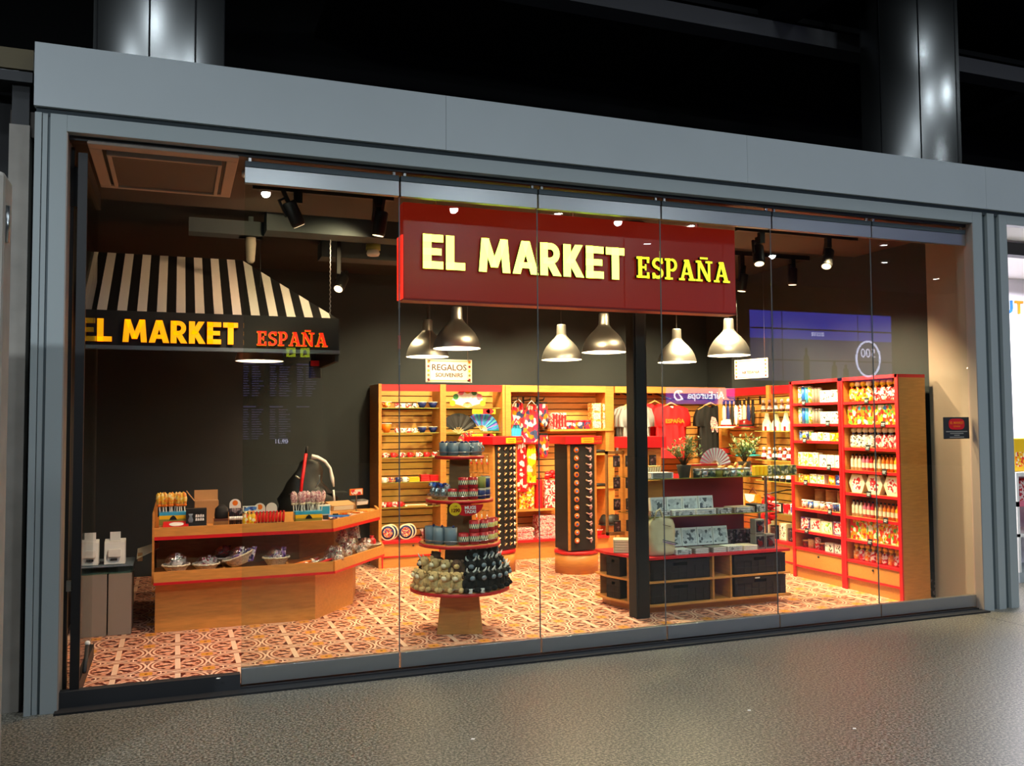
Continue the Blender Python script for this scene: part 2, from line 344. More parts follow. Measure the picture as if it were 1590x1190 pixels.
# a kind = (name, mesh, [(partname, mesh, loc, rot), ...])
KIND = {}
def kind(key, fn):
    if key not in KIND: KIND[key] = fn()
    return KIND[key]
def place(k, loc, label, cat, group=None, rz=0.0, rot=None, scale=None):
    o = tag(ob(k[0], k[1], None, loc, rz, rot, scale), label, cat, group)
    for c in k[2]:
        p = ob(c[0], c[1], o, c[2] if len(c) > 2 else (0,0,0), 0.0, c[3] if len(c) > 3 else None)
        if len(c) > 4:
            for g in c[4]: ob(g[0], g[1], p, g[2] if len(g) > 2 else (0,0,0))
    return o
NUM = ['', 'second', 'third', 'fourth', 'fifth', 'sixth', 'seventh', 'eighth', 'ninth', 'tenth']
def pos(i, n):
    if n == 1: return ''
    if i == 0: return 'leftmost'
    if i == n-1: return 'rightmost'
    if n == 3: return 'middle'
    return (NUM[i] + ' from left') if i <= (n-1)//2 else (NUM[n-1-i] + ' from right')
def lab(desc, i, n, where):
    p = pos(i, n)
    return f'{desc}, {p}, {where}' if p else f'{desc} {where}'

# ---- lettering (own strokes for the shop name, built-in font for the rest)
def R4(x0, y0, x1, y1): return [(x0, y0), (x1, y0), (x1, y1), (x0, y1)]
def stroke(p, q, w_):
    d = math.hypot(q[0]-p[0], q[1]-p[1]); nx, ny = -(q[1]-p[1])/d*w_/2, (q[0]-p[0])/d*w_/2
    return [(p[0]-nx, p[1]-ny), (q[0]-nx, q[1]-ny), (q[0]+nx, q[1]+ny), (p[0]+nx, p[1]+ny)]
def hst(xa, ya, xb, yb, w_):   # leaning stem with flat top and bottom
    return [(xa-w_/2, ya), (xa+w_/2, ya), (xb+w_/2, yb), (xb-w_/2, yb)]
def arc(cx, cy, rx, ry, a0, a1, w_, n=12):
    out = []
    for i in range(n):
        t0, t1 = [math.radians(a0 + (a1-a0)*(i+k)/n) for k in (0, 1)]
        P = lambda r_, t: (cx + (rx + r_)*math.cos(t), cy + (ry + r_)*math.sin(t))
        out.append([P(-w_/2, t0), P(w_/2, t0), P(w_/2, t1), P(-w_/2, t1)])
    return out
HV = {'E': ([R4(0,0,.25,1), R4(0,0,.6,.22), R4(0,.4,.55,.6), R4(0,.78,.6,1)], .68), 'L': ([R4(0,0,.25,1), R4(0,0,.58,.22)], .66),
      'M': ([hst(.12,0,.2,1,.24), hst(.2,1,.48,.15,.22), hst(.48,.15,.78,1,.22), hst(.78,1,.86,0,.24)], 1.06),
      'A': ([hst(.12,0,.4,1,.25), hst(.7,0,.42,1,.25), R4(.2,.18,.62,.36)], .88),
      'R': ([R4(0,0,.25,1), R4(.1,.8,.34,1), R4(.1,.36,.34,.55)] + arc(.34,.68,.2,.22,-90,90,.2) + [hst(.56,0,.3,.45,.27)], .76),
      'K': ([R4(0,0,.25,1), hst(.2,.42,.52,1,.26), hst(.56,0,.24,.56,.27)], .76), 'T': ([R4(0,.77,.64,1), R4(.2,0,.45,1)], .7), ' ': ([], .34)}
def _A(): return [hst(.16,.05,.4,1,.14), hst(.66,.05,.42,1,.2), R4(.2,.28,.62,.38), R4(0,0,.3,.1), R4(.48,0,.84,.1), R4(.26,.9,.5,1)]
SLB = {'E': ([R4(.08,0,.27,1), R4(0,0,.62,.11), R4(0,.89,.62,1), R4(.2,.45,.46,.56), R4(.5,0,.62,.28), R4(.5,.72,.62,1), R4(.4,.36,.48,.66)], .72),
       'S': (arc(.31,.73,.2,.2,10,270,.15) + arc(.31,.28,.21,.21,90,-170,.15) + [R4(.44,.72,.56,1), R4(.05,0,.17,.28)], .66),
       'P': ([R4(.08,0,.27,1), R4(0,0,.4,.1), R4(0,.9,.36,1), R4(.2,.4,.36,.5)] + arc(.36,.7,.19,.25,-90,90,.14), .7),
       'A': (_A(), .86), 'Ñ': ([R4(.1,.05,.22,1), hst(.16,1,.66,.05,.2), R4(.62,0,.74,1), R4(0,0,.34,.1), R4(0,.9,.26,1), R4(.5,.9,.86,1), R4(.22,1.08,.62,1.18)], .92)}
def lettering(text, style, width, height, depth, face, side):
    b = B(); x = 0; G = HV if style == 'heavy' else SLB
    tot = sum(G[c][1] for c in text) - 0.08; k = width/tot
    for c in text:
        polys, adv = G[c]
        for P in polys:
            area = sum(P[i][0]*P[(i+1) % 4][1] - P[(i+1) % 4][0]*P[i][1] for i in range(4))
            P = P if area > 0 else P[::-1]
            q = [((x + px)*k, py*height) for px, py in P]
            b.add([(a, 0, c_) for a, c_ in q] , [(0,1,2,3)], face)
            v = [(a, 0, c_) for a, c_ in q] + [(a, depth, c_) for a, c_ in q]
            b.add(v, [(1,0,4,5), (2,1,5,6), (3,2,6,7), (0,3,7,4), (7,6,5,4)], side)
        x += adv
    return b.mesh('lettering')
TXT = {}
def text(s, size, m, depth=0.002, bold=0.0, sx=1.0, align='CENTER'):
    key = (s, size, m, depth, bold, sx, align)
    if key in TXT: return TXT[key]
    c = bpy.data.curves.new('t', 'FONT'); c.body = s; c.size = size; c.extrude = depth; c.offset = bold; c.align_x = align; c.align_y = 'CENTER'; c.resolution_u = 3
    o = bpy.data.objects.new('t', c); COL.objects.link(o); dg = bpy.context.evaluated_depsgraph_get(); dg.update()
    me = bpy.data.meshes.new_from_object(o.evaluated_get(dg)); bpy.data.objects.remove(o); bpy.data.curves.remove(c)
    me.transform(Matrix.Rotation(PI/2, 4, 'X') @ Matrix.Diagonal((sx, 1, 1, 1)))
    me.materials.clear(); me.materials.append(MATS[m]); TXT[key] = me
    return me

# ================================================================ THE SETTING
struct('floor', B().box(-14, -32, -0.1, 26, 0.0, 0.0, 'granite').box(-14, 0.0, -0.1, -1.2, 12, 0.0, 'granite').box(6.45, 0.0, -0.1, 26, 12, 0.0, 'granite'))
struct('floor_shop', B().box(-1.15, 0.001, -0.1, 6.4, 4.6, 0.003, 'encaustic_tile'))
struct('wall_back', B().box(-1.3, 4.62, 0, 6.6, 4.75, 3.45, 'wall_dark'))
struct('wall_left', B().box(-1.3, 0.15, 0, -1.17, 4.62, 3.45, 'wall_dark'))
struct('wall_right', B().box(6.12, 0.48, 0, 6.25, 3.62, 3.45, 'wall_dark').box(6.42, 3.62, 0, 6.5, 4.62, 3.45, 'wall_dark').box(6.25, 3.62, 0, 6.42, 3.7, 3.45, 'wall_dark'))
struct('wall_side_panel', B().box(6.07, 0.05, 0.003, 6.25, 0.48, 3.3, 'beige'))
struct('trim_right_reveal', B().box(6.012, -0.083, 0, 6.06, 0.09, 3.31, 'beige'))
struct('trim_left_reveal', B().box(-1.06, -0.083, 0, -0.984, 0.3, 3.31, 'beige'))
struct('baseboard_right', B().prism([(0.48, 0.003), (0.64, 0.003), (0.62, 0.2), (0.48, 0.24)], 6.085, 6.118, 'p_dark', 'x'))
struct('ceiling', B().box(-1.3, 0.05, 3.30, 6.5, 1.45, 3.45, 'ceiling_brown').box(-1.3, 1.45, 3.40, 6.5, 4.7, 3.5, 'ceiling_dark'))
struct('trim_ceiling_beam', B().box(0.3, 1.75, 3.22, 3.0, 2.0, 3.38, 'duct').box(0.9, 2.75, 3.22, 3.2, 3.0, 3.38, 'duct').box(-0.3, 2.0, 3.22, 0.3, 2.18, 3.34, 'duct'))
struct('trim_roof', B().box(-1.16, -0.04, 3.62, 26, 4.75, 3.68, 'ceiling_dark'))
# header, fascia and jambs
f = B().box(-1.16, -0.10, 3.445, 1.29, -0.04, 3.815, 'fascia').box(1.292, -0.10, 3.445, 3.70, -0.04, 3.815, 'fascia').box(3.702, -0.10, 3.445, 6.17, -0.04, 3.815, 'fascia').box(6.172, -0.10, 3.445, 9.2, -0.04, 3.815, 'fascia')
struct('trim_fascia', f)
struct('trim_fascia_gap', B().box(-1.15, -0.07, 3.40, 9.2, -0.03, 3.46, 'fascia_gap').box(-1.15, -0.03, 3.42, 9.2, 0.3, 3.62, 'fascia_gap'))
struct('trim_header', B().box(-0.99, -0.085, 3.315, 6.02, -0.02, 3.412, 'frame_blue').box(-0.99, -0.02, 3.31, 6.02, 0.06, 3.33, 'duct').box(6.42, -0.085, 3.33, 9.2, -0.02, 3.412, 'frame_blue'), bev=0.003)
lj = B().box(-1.155, -0.085, 0, -1.12, 0.2, 3.412, 'frame_blue').box(-1.12, -0.062, 0, -1.116, 0.2, 3.412, 'soft_black').box(-1.116, -0.075, 0, -1.09, 0.2, 3.412, 'frame_blue').box(-1.09, -0.066, 0, -1.075, 0.2, 3.412, 'groove_blue').box(-1.075, -0.085, 0, -0.99, -0.02, 3.412, 'frame_blue')
struct('trim_left_jamb', lj)
rj = B().box(6.02, -0.085, 0, 6.13, -0.0, 3.412, 'frame_blue').box(6.13, -0.055, 0, 6.19, 0.0, 3.412, 'groove_blue').box(6.19, -0.085, 0, 6.27, 0.0, 3.412, 'frame_blue').box(6.27, -0.055, 0, 6.33, 0.0, 3.412, 'groove_blue').box(6.33, -0.085, 0, 6.42, 0.25, 3.412, 'frame_blue').box(6.13, 0.0, 0, 6.33, 0.06, 3.412, 'groove_blue')
struct('trim_right_jamb', rj)
struct('trim_threshold', B().box(-1.0, -0.14, 0, 6.02, -0.045, 0.012, 'soft_black').box(-1.0, -0.045, 0, 0.0, 0.02, 0.10, 'charcoal').box(0.0, -0.045, 0, 6.0, 0.03, 0.02, 'soft_black'))
struct('trim_door_track', B().box(-1.0, -0.02, 3.288, 6.02, 0.05, 3.312, 'black'))
struct('column_cladding', B().box(6.055, 0.04, 0.003, 6.069, 0.05, 3.3, 'black'))
# sliding glass panels, each with its rails
for i in range(6):
    x0, x1 = i*0.9939 + 0.006, (i+1)*0.9939 - 0.006
    if i == 5: x1 = 6.0
    p = struct(f'window_{i+1}', B().box(x0, -0.005, 0.127, x1, 0.005, 3.125, 'clear_glass'))
    part('bottom_rail', B().box(x0, -0.022, 0.03, x1, 0.022, 0.127, 'rail_steel'), p, 0.002)
    part('top_rail', B().box(x0, -0.022, 3.125, x1, 0.022, 3.225, 'rail_steel').box(x0, -0.028, 3.225, x1, 0.028, 3.262, 'duct').box(x0+.02, -0.01, 3.262, x0+.04, 0.01, 3.29, 'steel').box(x1-.04, -0.01, 3.262, x1-.02, 0.01, 3.29, 'steel'), p, 0.002)
    if i: part('edge_seal', B().box(x0-0.009, -0.004, 0.13, x0-0.003, 0.004, 3.12, 'groove_blue'), p)
d = struct('door_1', B().box(-0.915, 0.02, 0.06, -0.905, 1.02, 3.20, 'clear_glass'))
part('door_rail', B().box(-0.93, 0.0, 0.03, -0.89, 1.03, 0.12, 'black').box(-0.93, 0.0, 3.12, -0.89, 1.03, 3.22, 'black').box(-0.935, -0.01, 0.03, -0.885, 0.02, 3.22, 'black'), d)
part('door_handle', B().tube([(-0.87, 0.12, 0.16), (-0.87, 0.30, 0.28)], 0.012, 'charcoal').ball((-0.87, 0.30, 0.29), 0.016, 'white').ball((-0.868, 0.02, 0.075), 0.02, 'steel').ball((-0.95, 0.0, 0.075), 0.018, 'steel').box(-0.96, -0.01, 0.66, -0.93, 0.02, 0.72, 'steel'), d)
struct('trim_side_strip', B().box(-0.985, 0.10, 0.003, -0.965, 0.16, 3.28, 'black').box(-0.985, 0.09, 2.92, -0.90, 0.17, 3.16, 'soft_black'))
# concourse around the shop
struct('wall_concourse', B().box(-14, 11, 0, 26, 11.3, 12, 'ceiling_dark').box(-14.2, -32, 0, -14, 11, 12, 'ceiling_dark').box(26, -32, 0, 26.2, 11, 12, 'ceiling_dark').box(-14, -32.2, 0, 26, -32, 12, 'ceiling_dark'))
struct('ceiling_concourse', B().box(-14, -32, 10.5, 26, 11, 10.7, 'ceiling_dark'))
struct('trim_beam', B().box(3.0, 6.9, 8.42, 26, 7.3, 8.72, 'beam_grey').box(9.4, -2, 8.75, 9.9, 11, 9.1, 'soft_black').box(17.0, -2, 8.75, 17.5, 11, 9.1, 'charcoal').box(2.0, 7.3, 9.0, 26, 11, 9.1, 'soft_black'))
for nm, cx_, r, lb in (('left', -0.613, 0.745, 'steel-clad round column rising behind the left end of the shop fascia'), ('right', 11.32, 0.77, 'steel-clad round column rising behind the right end of the shop fascia')):
    b = B().lathe([(r, 0), (r, 10.5)], 'column_steel', 64, (cx_, 5.75, 0), capb=False, capt=False)
    c = tag(ob('column', b.mesh('column')), lb, 'column', 'steel columns behind the shop')
    for k, a in enumerate((205, 262, 302, 350) if nm == 'left' else (190, 236, 290)):
        a = math.radians(a); x, y = cx_ + r*math.cos(a), 5.75 + r*math.sin(a)
        part('column_seam', B().tube([(x, y, 0), (x, y, 10.5)], 0.012, 'charcoal', 6), c)
struct('wall_plaster_pier', B().box(-1.30, 0.02, 0, -1.195, 0.5, 3.36, 'plaster').box(-1.29, 0.03, 3.36, -1.20, 0.5, 3.75, 'charcoal').box(-3.4, 0.25, 0, -1.30, 0.3, 3.6, 'soft_black'))
struct('trim_hoarding_beam', B().box(-3.4, 0.0, 3.68, -1.18, 0.2, 3.8, 'amber').box(-3.4, -0.02, 3.60, -1.18, 0.2, 3.66, 'charcoal').box(-3.4, -0.01, 3.655, -1.25, 0.0, 3.665, 'steel'))
t = empty('metal_cabinet', (-1.075, -1.5, 0), 'tall grey metal panel cabinet standing at the left edge of the photo', 'cabinet')
part('cabinet_body', B().box(-1.2, 0.05, 0, 0.0, 0.25, 2.70, 'plaster'), t, 0.02)
part('cabinet_door', B().box(-1.18, 0.02, 0.03, -0.035, 0.06, 2.67, 'groove_blue'), t, 0.008)
part('hinge', B().tube([(0.004, 0.1, 2.4), (0.004, 0.1, 2.56)], 0.01, 'steel'), t)
# neighbouring shop, brightly lit
struct('wall_neighbour', B().box(6.55, 2.2, 0.003, 14, 2.3, 3.4, 'shop_white').box(6.46, 0.3, 0.0, 6.54, 2.3, 3.4, 'white'))
struct('ceiling_neighbour', B().box(6.46, 0.0, 3.36, 14, 2.3, 3.42, 'white').box(6.46, 0.5, 3.22, 14, 0.62, 3.34, 'charcoal'))
t = empty('wall_lettering', (9.16, 2.19, 3.0), 'large colourful capital letters on the white wall of the neighbouring shop', 'lettering')
for ch, m, dx in (('T', 'red', -0.17), ('U', 'blue', 0.0), ('T', 'orange', 0.18), ('I', 'green', 0.33)):
    ob('letter', text(ch, 0.22, m, 0.01, 0.006), t, (dx, 0, 0))
light('neighbour_light', 'AREA', (8.5, 1.2, 3.2), 260, (0.95, 0.93, 1.0), (8.5, 1.2, 0), 2.0, sy=1.0)
k = empty('counter_display', (7.45, 0.75, 0), 'white shelving with bright packets just inside the neighbouring shop', 'shelf')
part('cabinet_body', B().box(0, 0, 0, 1.2, 0.5, 0.10, 'fascia').box(0, 0, 0.75, 1.2, 0.5, 0.80, 'pink').box(0, 0, 1.05, 1.2, 0.5, 1.09, 'white').box(0, 0, 0.45, 1.2, 0.5, 0.48, 'white').box(0, .45, 0.1, 1.2, 0.5, 1.2, 'shop_white').box(0,0,0.1,0.03,0.45,1.05,'white'), k)
place(kind('neighbour_packet', lambda: ('sweet_packet', B().box(0, 0, 0, .3, .12, .34, 'yellow').mesh('packet', 0.01), [('label', B().box(.02, -.004, .05, .28, 0, .2, 'p_candy').mesh('label'))])), (7.55, 0.85, 1.09), 'yellow packet on the shelf of the bright neighbouring shop', 'packet')
place(kind('neighbour_bag', lambda: ('grey_bag', B().prism([(0, 0), (.34, 0), (.36, .2), (.2, .3), (.02, .26)], 0, .15, 'grey_blue', 'y').mesh('bag', 0.01), [('bag_strap', B().tube([(.02, .07, .25), (.16, .07, .34), (.3, .07, .24)], .012, 'black').mesh('strap'))])), (7.5, 1.02, 1.09), 'grey bag with black strap on the shelf beyond the right jamb', 'bag')
place(kind('neighbour_pack2', lambda: ('red_packet', B().box(0, 0, 0, .24, .12, .2, 'p_redwhite').mesh('packet', 0.01), [('packet_top', B().box(.04, .02, .2, .2, .1, .22, 'red').mesh('top'))])), (7.58, 0.82, 0.80), 'red and white packet on the pink shelf of the neighbouring shop', 'packet')

# things across the concourse that show as reflections in the glass
t = empty('departure_board', (1.75, -14, 0), 'black departure board of six screens with white flight lines, reflected in the glass', 'screen')
part('board_back', B().box(-0.9, -0.1, 1.15, 0.9, -0.02, 3.05, 'screen_off'), t)
for i in range(3):
    for j in range(2):
        x0, z1 = -0.84 + i*0.57, 3.0 - j*0.93
        s = part('screen', B().box(x0, -0.02, z1 - 0.86, x0 + 0.53, 0.0, z1, 'screen_off'), t)
        b = B()
        b.box(x0+.02, 0, z1-.055, x0+.30, .004, z1-.03, 'screen_line')
        if not (i == 2 and j == 1):
            for r_ in range(13):
                zz = z1 - 0.10 - r_*0.052
                b.box(x0+.03, 0, zz-.016, x0+.03+random.uniform(.10, .15), .004, zz, 'screen_line')
                b.box(x0+.22, 0, zz-.016, x0+.22+random.uniform(.12, .26), .004, zz, 'screen_line')
        part('flight_lines', b, s)
ob('clock_text', text('09:31', 0.13, 'screen_text', 0.002), t, (0.0, 0.01, 1.27), PI)
t = empty('wayfinding_sign', (2.0, -14, 3.12), 'overhead sign with two yellow pictograms, reflected below the awning lettering', 'sign')
part('sign_panel', B().box(-0.6, -0.1, -0.02, 0.9, -0.02, 0.24, 'screen_off'), t)
for x in (-0.05, 0.25):
    p_ = part('pictogram', B().box(x-.1, -.02, .0, x+.1, 0, .2, 'pict_yellow'), t)
    part('pictogram_mark', B().prism([(x-.05, .03), (x+.05, .06), (x+.02, .16), (x-.03, .15)], .001, .004, 'screen_off', 'y'), p_)
ob('sign_text', text('Aparcamiento', 0.10, 'screen_line', 0.002), t, (-0.3-0.12, 0.01, 0.1), PI)
t = empty('advert_screen', (16.4, -14, 3.75), 'large blue lit airport advert screen, reflected above the right shelves', 'screen')
part('screen_frame', B().box(-2.5, -0.15, -1.15, 2.5, -0.02, 0.95, 'screen_off'), t)
s = part('screen', B().box(-2.42, -0.02, 0.15, 2.42, 0.0, 0.9, 'screen_blue').box(-2.42, -0.02, -1.0, 2.42, 0.0, 0.15, 'screen_haze'), t)
b = B()
for x, z, h in ((-0.6, -1.0, .95), (0.35, -1.0, .6), (0.75, -1.0, .5)):
    part('silhouette', B().prism([(x-.1, z), (x+.1, z), (x+.09, z+h*.7), (x+.03, z+h*.78), (x+.05, z+h*.88), (x, z+h), (x-.05, z+h*.88), (x-.03, z+h*.78), (x-.09, z+h*.7)], .002, .01, 'screen_off', 'y'), s)
part('screen_bar', B().box(-2.42, .002, .40, 2.42, .008, .44, 'screen_off').box(-2.42, .002, -.45, 2.42, .008, -.42, 'screen_off').box(-1.4, .002, -.98, -1.38, .008, .88, 'screen_off').box(1.2, .002, -.98, 1.22, .008, .88, 'screen_off'), s)
part('ring', B().tube([(1.55 + .42*math.cos(a*PI/16), .01, -.35 + .5*math.sin(a*PI/16)) for a in range(32)], .03, 'screen_text', 5, True), s)
ob('screen_text', text('500', 0.36, 'screen_text', 0.002), s, (1.55, .012, -.2), PI); ob('screen_text', text('aena', 0.24, 'screen_text', 0.002), s, (-0.2, .012, .32), PI)
t = empty('airline_sign', (12.45, -14, 2.33), 'backlit blue airline name sign, reflected over the back slatwall', 'sign')
part('sign_panel', B().box(-1.05, -0.08, -0.22, 1.0, 0.0, 0.2, 'air_blue'), t)
ob('sign_text', text('AirEuropa', 0.27, 'air_white', 0.004, 0.004), t, (0.1, .006, 0.0), PI)
part('emblem', B().tube([(-0.72 + .13*math.cos(a*PI/8), .012, .12*math.sin(a*PI/8)) for a in range(2, 15)], .022, 'air_white', 5).tube([(-0.60, .012, -.11), (-0.78, .012, .12)], .02, 'air_white', 5), t)
DL = [(3.04, 5.41), (4.47, 5.21), (5.46, 5.35), (6.60, 5.25), (6.63, 6.58), (10.34, 5.41), (11.52, 6.62), (13.9, 7.73), (9.16, 6.73), (0.62, 5.4)]
for i, (x, y) in enumerate(DL):
    t = tag(ob('downlight', B().lathe([(0.055, 0), (0.055, 0.02)], 'down_glow', 20).mesh('downlight'), None, (x, -y, 4.48)), lab('small round white concourse downlight reflected in the shop glass', i, len(DL), 'by the sign'), 'light', 'concourse downlights')
    part('downlight_trim', B().lathe([(0.058, -0.004), (0.08, -0.004), (0.08, 0.03), (0.058, 0.03)], 'white', 20, capb=False, capt=False), t)
struct('ceiling_lowered', B().box(-2, -9.5, 4.51, 16, -4.9, 4.6, 'ceiling_dark'))

# ================================================================ CEILING FIXTURES
t = empty('ceiling_air_unit', (-0.46, 0.48, 3.30), 'brown-lit recessed ceiling air unit with framed dark grille above the open doorway', 'air conditioner')
part('frame', B().box(-.43, -.50, -.025, .43, -.40, 0, 'soffit').box(-.43, .46, -.025, .43, .52, 0, 'soffit').box(-.43, -.40, -.025, -.36, .46, 0, 'soffit').box(.36, -.40, -.025, .43, .46, 0, 'soffit'), t, 0.006)
part('inner_frame', B().box(-.335, -.36, -.045, .335, -.335, 0, 'soffit').box(-.335, .40, -.045, .335, .425, 0, 'soffit').box(-.335, -.335, -.045, -.31, .40, 0, 'soffit').box(.31, -.335, -.045, .335, .40, 0, 'soffit'), t, 0.005)
part('grille', B().box(-.31, -.335, -.03, .31, .40, -.01, 'grille_dark').box(-.36, -.40, -.012, .36, .46, -.001, 'charcoal'), t)
def m_spot():
    b = B().lathe([(.045, 0), (.05, .02), (.05, .17), (.042, .18)], 'black', 20)
    g = B().lathe([(.04, -.002), (.04, .004)], 'warm_glow', 16)
    h = B().box(-.012, -.012, .18, .012, .012, .27, 'black').box(-.065, -.01, .09, -.052, .01, .22, 'black').box(-.065, -.01, .205, .0, .01, .22, 'black')
    return ('track_spotlight', b.mesh('spot'), [('lens', g.mesh('lens')), ('bracket', h.mesh('bracket'))])
sp = [((0.42, 0.62, 3.02), (0.1, -0.5), 'black track spotlight left of all, tilted, behind the top glass rail'), ((0.985, 0.62, 2.99), (0.15, 0.1), 'black track spotlight hanging straight just left of the red shop sign'),
      ((4.33, 0.62, 2.98), (-0.3, 0.25), 'black track spotlight right of the red shop sign, tilted left'), ((5.05, 0.62, 3.0), (-0.2, 0.5), 'black track spotlight tilted left, rightmost near the glass'),
      ((5.78, 2.0, 3.08), (0.05, 0.0), 'small black spotlight hanging straight beyond the sign, in the back row'), ((5.13, 2.0, 2.98), (0.1, 0.1), 'black spotlight peeping out just right of the red sign edge'),
      ((1.0, 2.4, 2.86), (-0.5, 0.6), 'dark spotlight on the far ceiling between awning and red sign')]
for loc, (rx, ry), l in sp:
    place(kind('spot', m_spot), loc, l, 'spotlight', 'track spotlights', rot=(rx, ry, 0.2))
    part_ = None
tag(ob('lighting_track', B().box(0.1, .60, 3.255, 1.1, .64, 3.30, 'black').box(.38, .60, 3.18, .44, .64, 3.26, 'black').box(.95, .60, 3.17, 1.01, .64, 3.26, 'black').mesh('track')), 'black ceiling lighting track above the doorway side', 'track')
tag(ob('lighting_track', B().box(4.1, .60, 3.255, 5.4, .64, 3.30, 'black').box(4.33, .60, 3.16, 4.38, .64, 3.26, 'black').box(5.05, .60, 3.17, 5.10, .64, 3.26, 'black').mesh('track')), 'black ceiling lighting track right of the red sign', 'track')
tag(ob('lighting_track', B().box(5.0, 1.98, 3.355, 6.0, 2.02, 3.40, 'black').box(5.11, 1.98, 3.15, 5.16, 2.02, 3.37, 'black').box(5.76, 1.98, 3.25, 5.81, 2.02, 3.37, 'black').mesh('track')), 'black ceiling lighting track farther back on the right', 'track')
tag(ob('lighting_track', B().box(0.8, 2.38, 3.355, 1.6, 2.42, 3.40, 'black').box(.985, 2.38, 3.0, 1.02, 2.42, 3.37, 'black').mesh('track')), 'black ceiling track behind the left edge of the red sign', 'track')
for i, (x, y, r, l) in enumerate(((0.08, 0.36, .05, 'bright glowing recessed downlight beside the brown ceiling air unit'), (4.66, 0.40, .045, 'bright warm recessed downlight right of the red sign near the glass'), (2.30, 0.36, .04, 'recessed downlight above the middle of the red sign'), (3.47, 0.36, .04, 'recessed downlight above the right part of the red sign'))):
    o = tag(ob('ceiling_downlight', B().lathe([(r, 0), (r, .02)], 'lamp_glow', 20).mesh('dl'), None, (x, y, 3.275)), l, 'light')
    part('trim_ring', B().lathe([(r+.002, -.006), (r+.02, -.006), (r+.02, .03), (r+.002, .03)], 'white', 20, capb=False, capt=False), o)
t = tag(ob('smoke_detector', B().lathe([(.05, -.05), (.06, -.03), (.05, 0)], 'white', 20).mesh('smoke'), None, (1.25, 2.05, 3.17)), 'white round smoke detector under the grey ceiling beam', 'smoke detector')
part('detector_base', B().lathe([(.065, 0), (.065, .052)], 'olive', 20), t)
tag(ob('ceiling_speaker', B().lathe([(.02, -.22), (.035, -.2), (.045, -.05), (.04, 0)], 'soffit', 16).mesh('cone'), None, (0.2, 2.1, 3.22)), 'small beige cone fitting hanging above the awning ridge', 'ceiling fitting')
part('mount', B().box(-.1, -.06, 0, .1, .06, .03, 'duct').box(-.02,-.02,0,.02,.02,.18,'duct'), bpy.data.objects['ceiling_speaker'])

# pendants
def m_pendant():
    outer = [(.205, 0), (.20, .03), (.185, .08), (.155, .135), (.115, .18), (.078, .215), (.055, .245), (.05, .26), (.046, .35), (.040, .36)]
    inner = [(.05, .235), (.07, .205), (.108, .17), (.148, .125), (.178, .075), (.193, .03), (.200, .001)]
    b = B().lathe(outer, 'brushed', 40, capb=False); s = B().lathe(inner[::-1], 'inner_white', 40, capb=False)
    s.f = [f[::-1] for f in s.f]
    return ('pendant_lamp', b.mesh('shade'), [('shade_lining', s.mesh('lining')), ('bulb', B().ball((0, 0, .10), .05, 'lamp_glow', 14).lathe([(.02, .14), (.02, .22)], 'white', 10).mesh('bulb')), ('cord', B().tube([(0, 0, .36), (0, 0, 1.13)], .004, 'black', 6).mesh('cord'))])
PX = (1.86, 3.265, 4.615)
for j, (y, rowname) in enumerate(((1.5, 'front'), (2.45, 'back'))):
    for i, x in enumerate(PX):
        place(kind('pendant', m_pendant), (x, y, 2.255), f'brushed steel bell pendant lamp, {pos(i, 3)} of the {rowname} row over the shop', 'lamp', 'brushed steel pendant lamps')
        light('pendant_light', 'POINT', (x, y, 2.30), 60, WARM, size=0.05)
place(kind('pendant', m_pendant), (0.29, 2.2, 2.165), 'steel pendant lamp whose bright mouth shows just below the awning band', 'lamp', 'brushed steel pendant lamps')
light('pendant_light', 'POINT', (0.29, 2.2, 2.25), 16, WARM, size=0.05)

# main sign
t = empty('shop_sign', (1.095, 0.30, 2.49), 'large dark red lightbox sign with glowing yellow letters EL MARKET ESPAÑA', 'sign')
part('sign_box', B().box(0, .004, 0, 2.765, .14, .685, 'sign_red'), t, 0.006)
part('lit_edge', B().box(-.012, -.002, 0, 0.0, .14, .45, 'sign_edge').box(0.0, -.002, -.012, 2.765, .14, 0.0, 'dark_red'), t, label='glowing red left edge')
ob('lettering', lettering('EL MARKET', 'heavy', 1.59, .245, .03, 'letter_glow', 'letter_side'), t, (.135, -.03, .215))
ob('lettering', lettering('ESPAÑA', 'slab', .84, .165, .03, 'letter_glow_soft', 'letter_side'), t, (1.835, -.03, .24))
for x in (.25, 1.35, 2.45): part('hanger_rod', B().tube([(x, .07, .685), (x, .07, .81)], .012, 'steel'), t)
# awning
t = empty('awning', (-1.1, 1.7, 2.2), 'black and white striped awning canopy with yellow and red shop lettering over the counter', 'awning')
aw = B()
F0, F1, R0, R1, K1 = (0.02, 0, .30), (1.975, 0, .30), (0.05, 1.0, .93), (1.27, 1.0, .93), (1.975, 1.5, .30)
aw.slab([F0, F1, R1, R0], (0, .012, -.012), 'awning_stripe'); aw.slab([F1, K1, (1.27, 1.3, .93), R1], (-.012, 0, -.012), 'awning_stripe'); aw.slab([(0.02, 0, .30), R0, (0.02, 1.3, .30)], (.012, 0, -.012), 'awning_stripe')
part('canopy', aw, t)
part('valance', B().box(0.0, -.02, .03, 1.985, .0, .30, 'soft_black').box(1.965, 0, .03, 1.985, 1.5, .30, 'soft_black'), t)
part('lower_frame', B().box(0.0, -.03, 0, 1.99, .02, .03, 'steel').box(1.96, .02, -.06, 1.99, 1.5, .03, 'soft_black'), t)
ob('lettering', lettering('EL MARKET', 'heavy', 1.14, .175, .035, 'yellow_glow', 'letter_red'), t, (.03, -.057, .055))
ob('lettering', lettering('ESPAÑA', 'slab', .56, .115, .03, 'red_glow', 'yellow_glow'), t, (1.32, -.052, .055))
part('chain', B().tube([(1.95 + .008*(i % 2), .25, .30 + i*.02) for i in range(46)], .005, 'steel', 5), t)
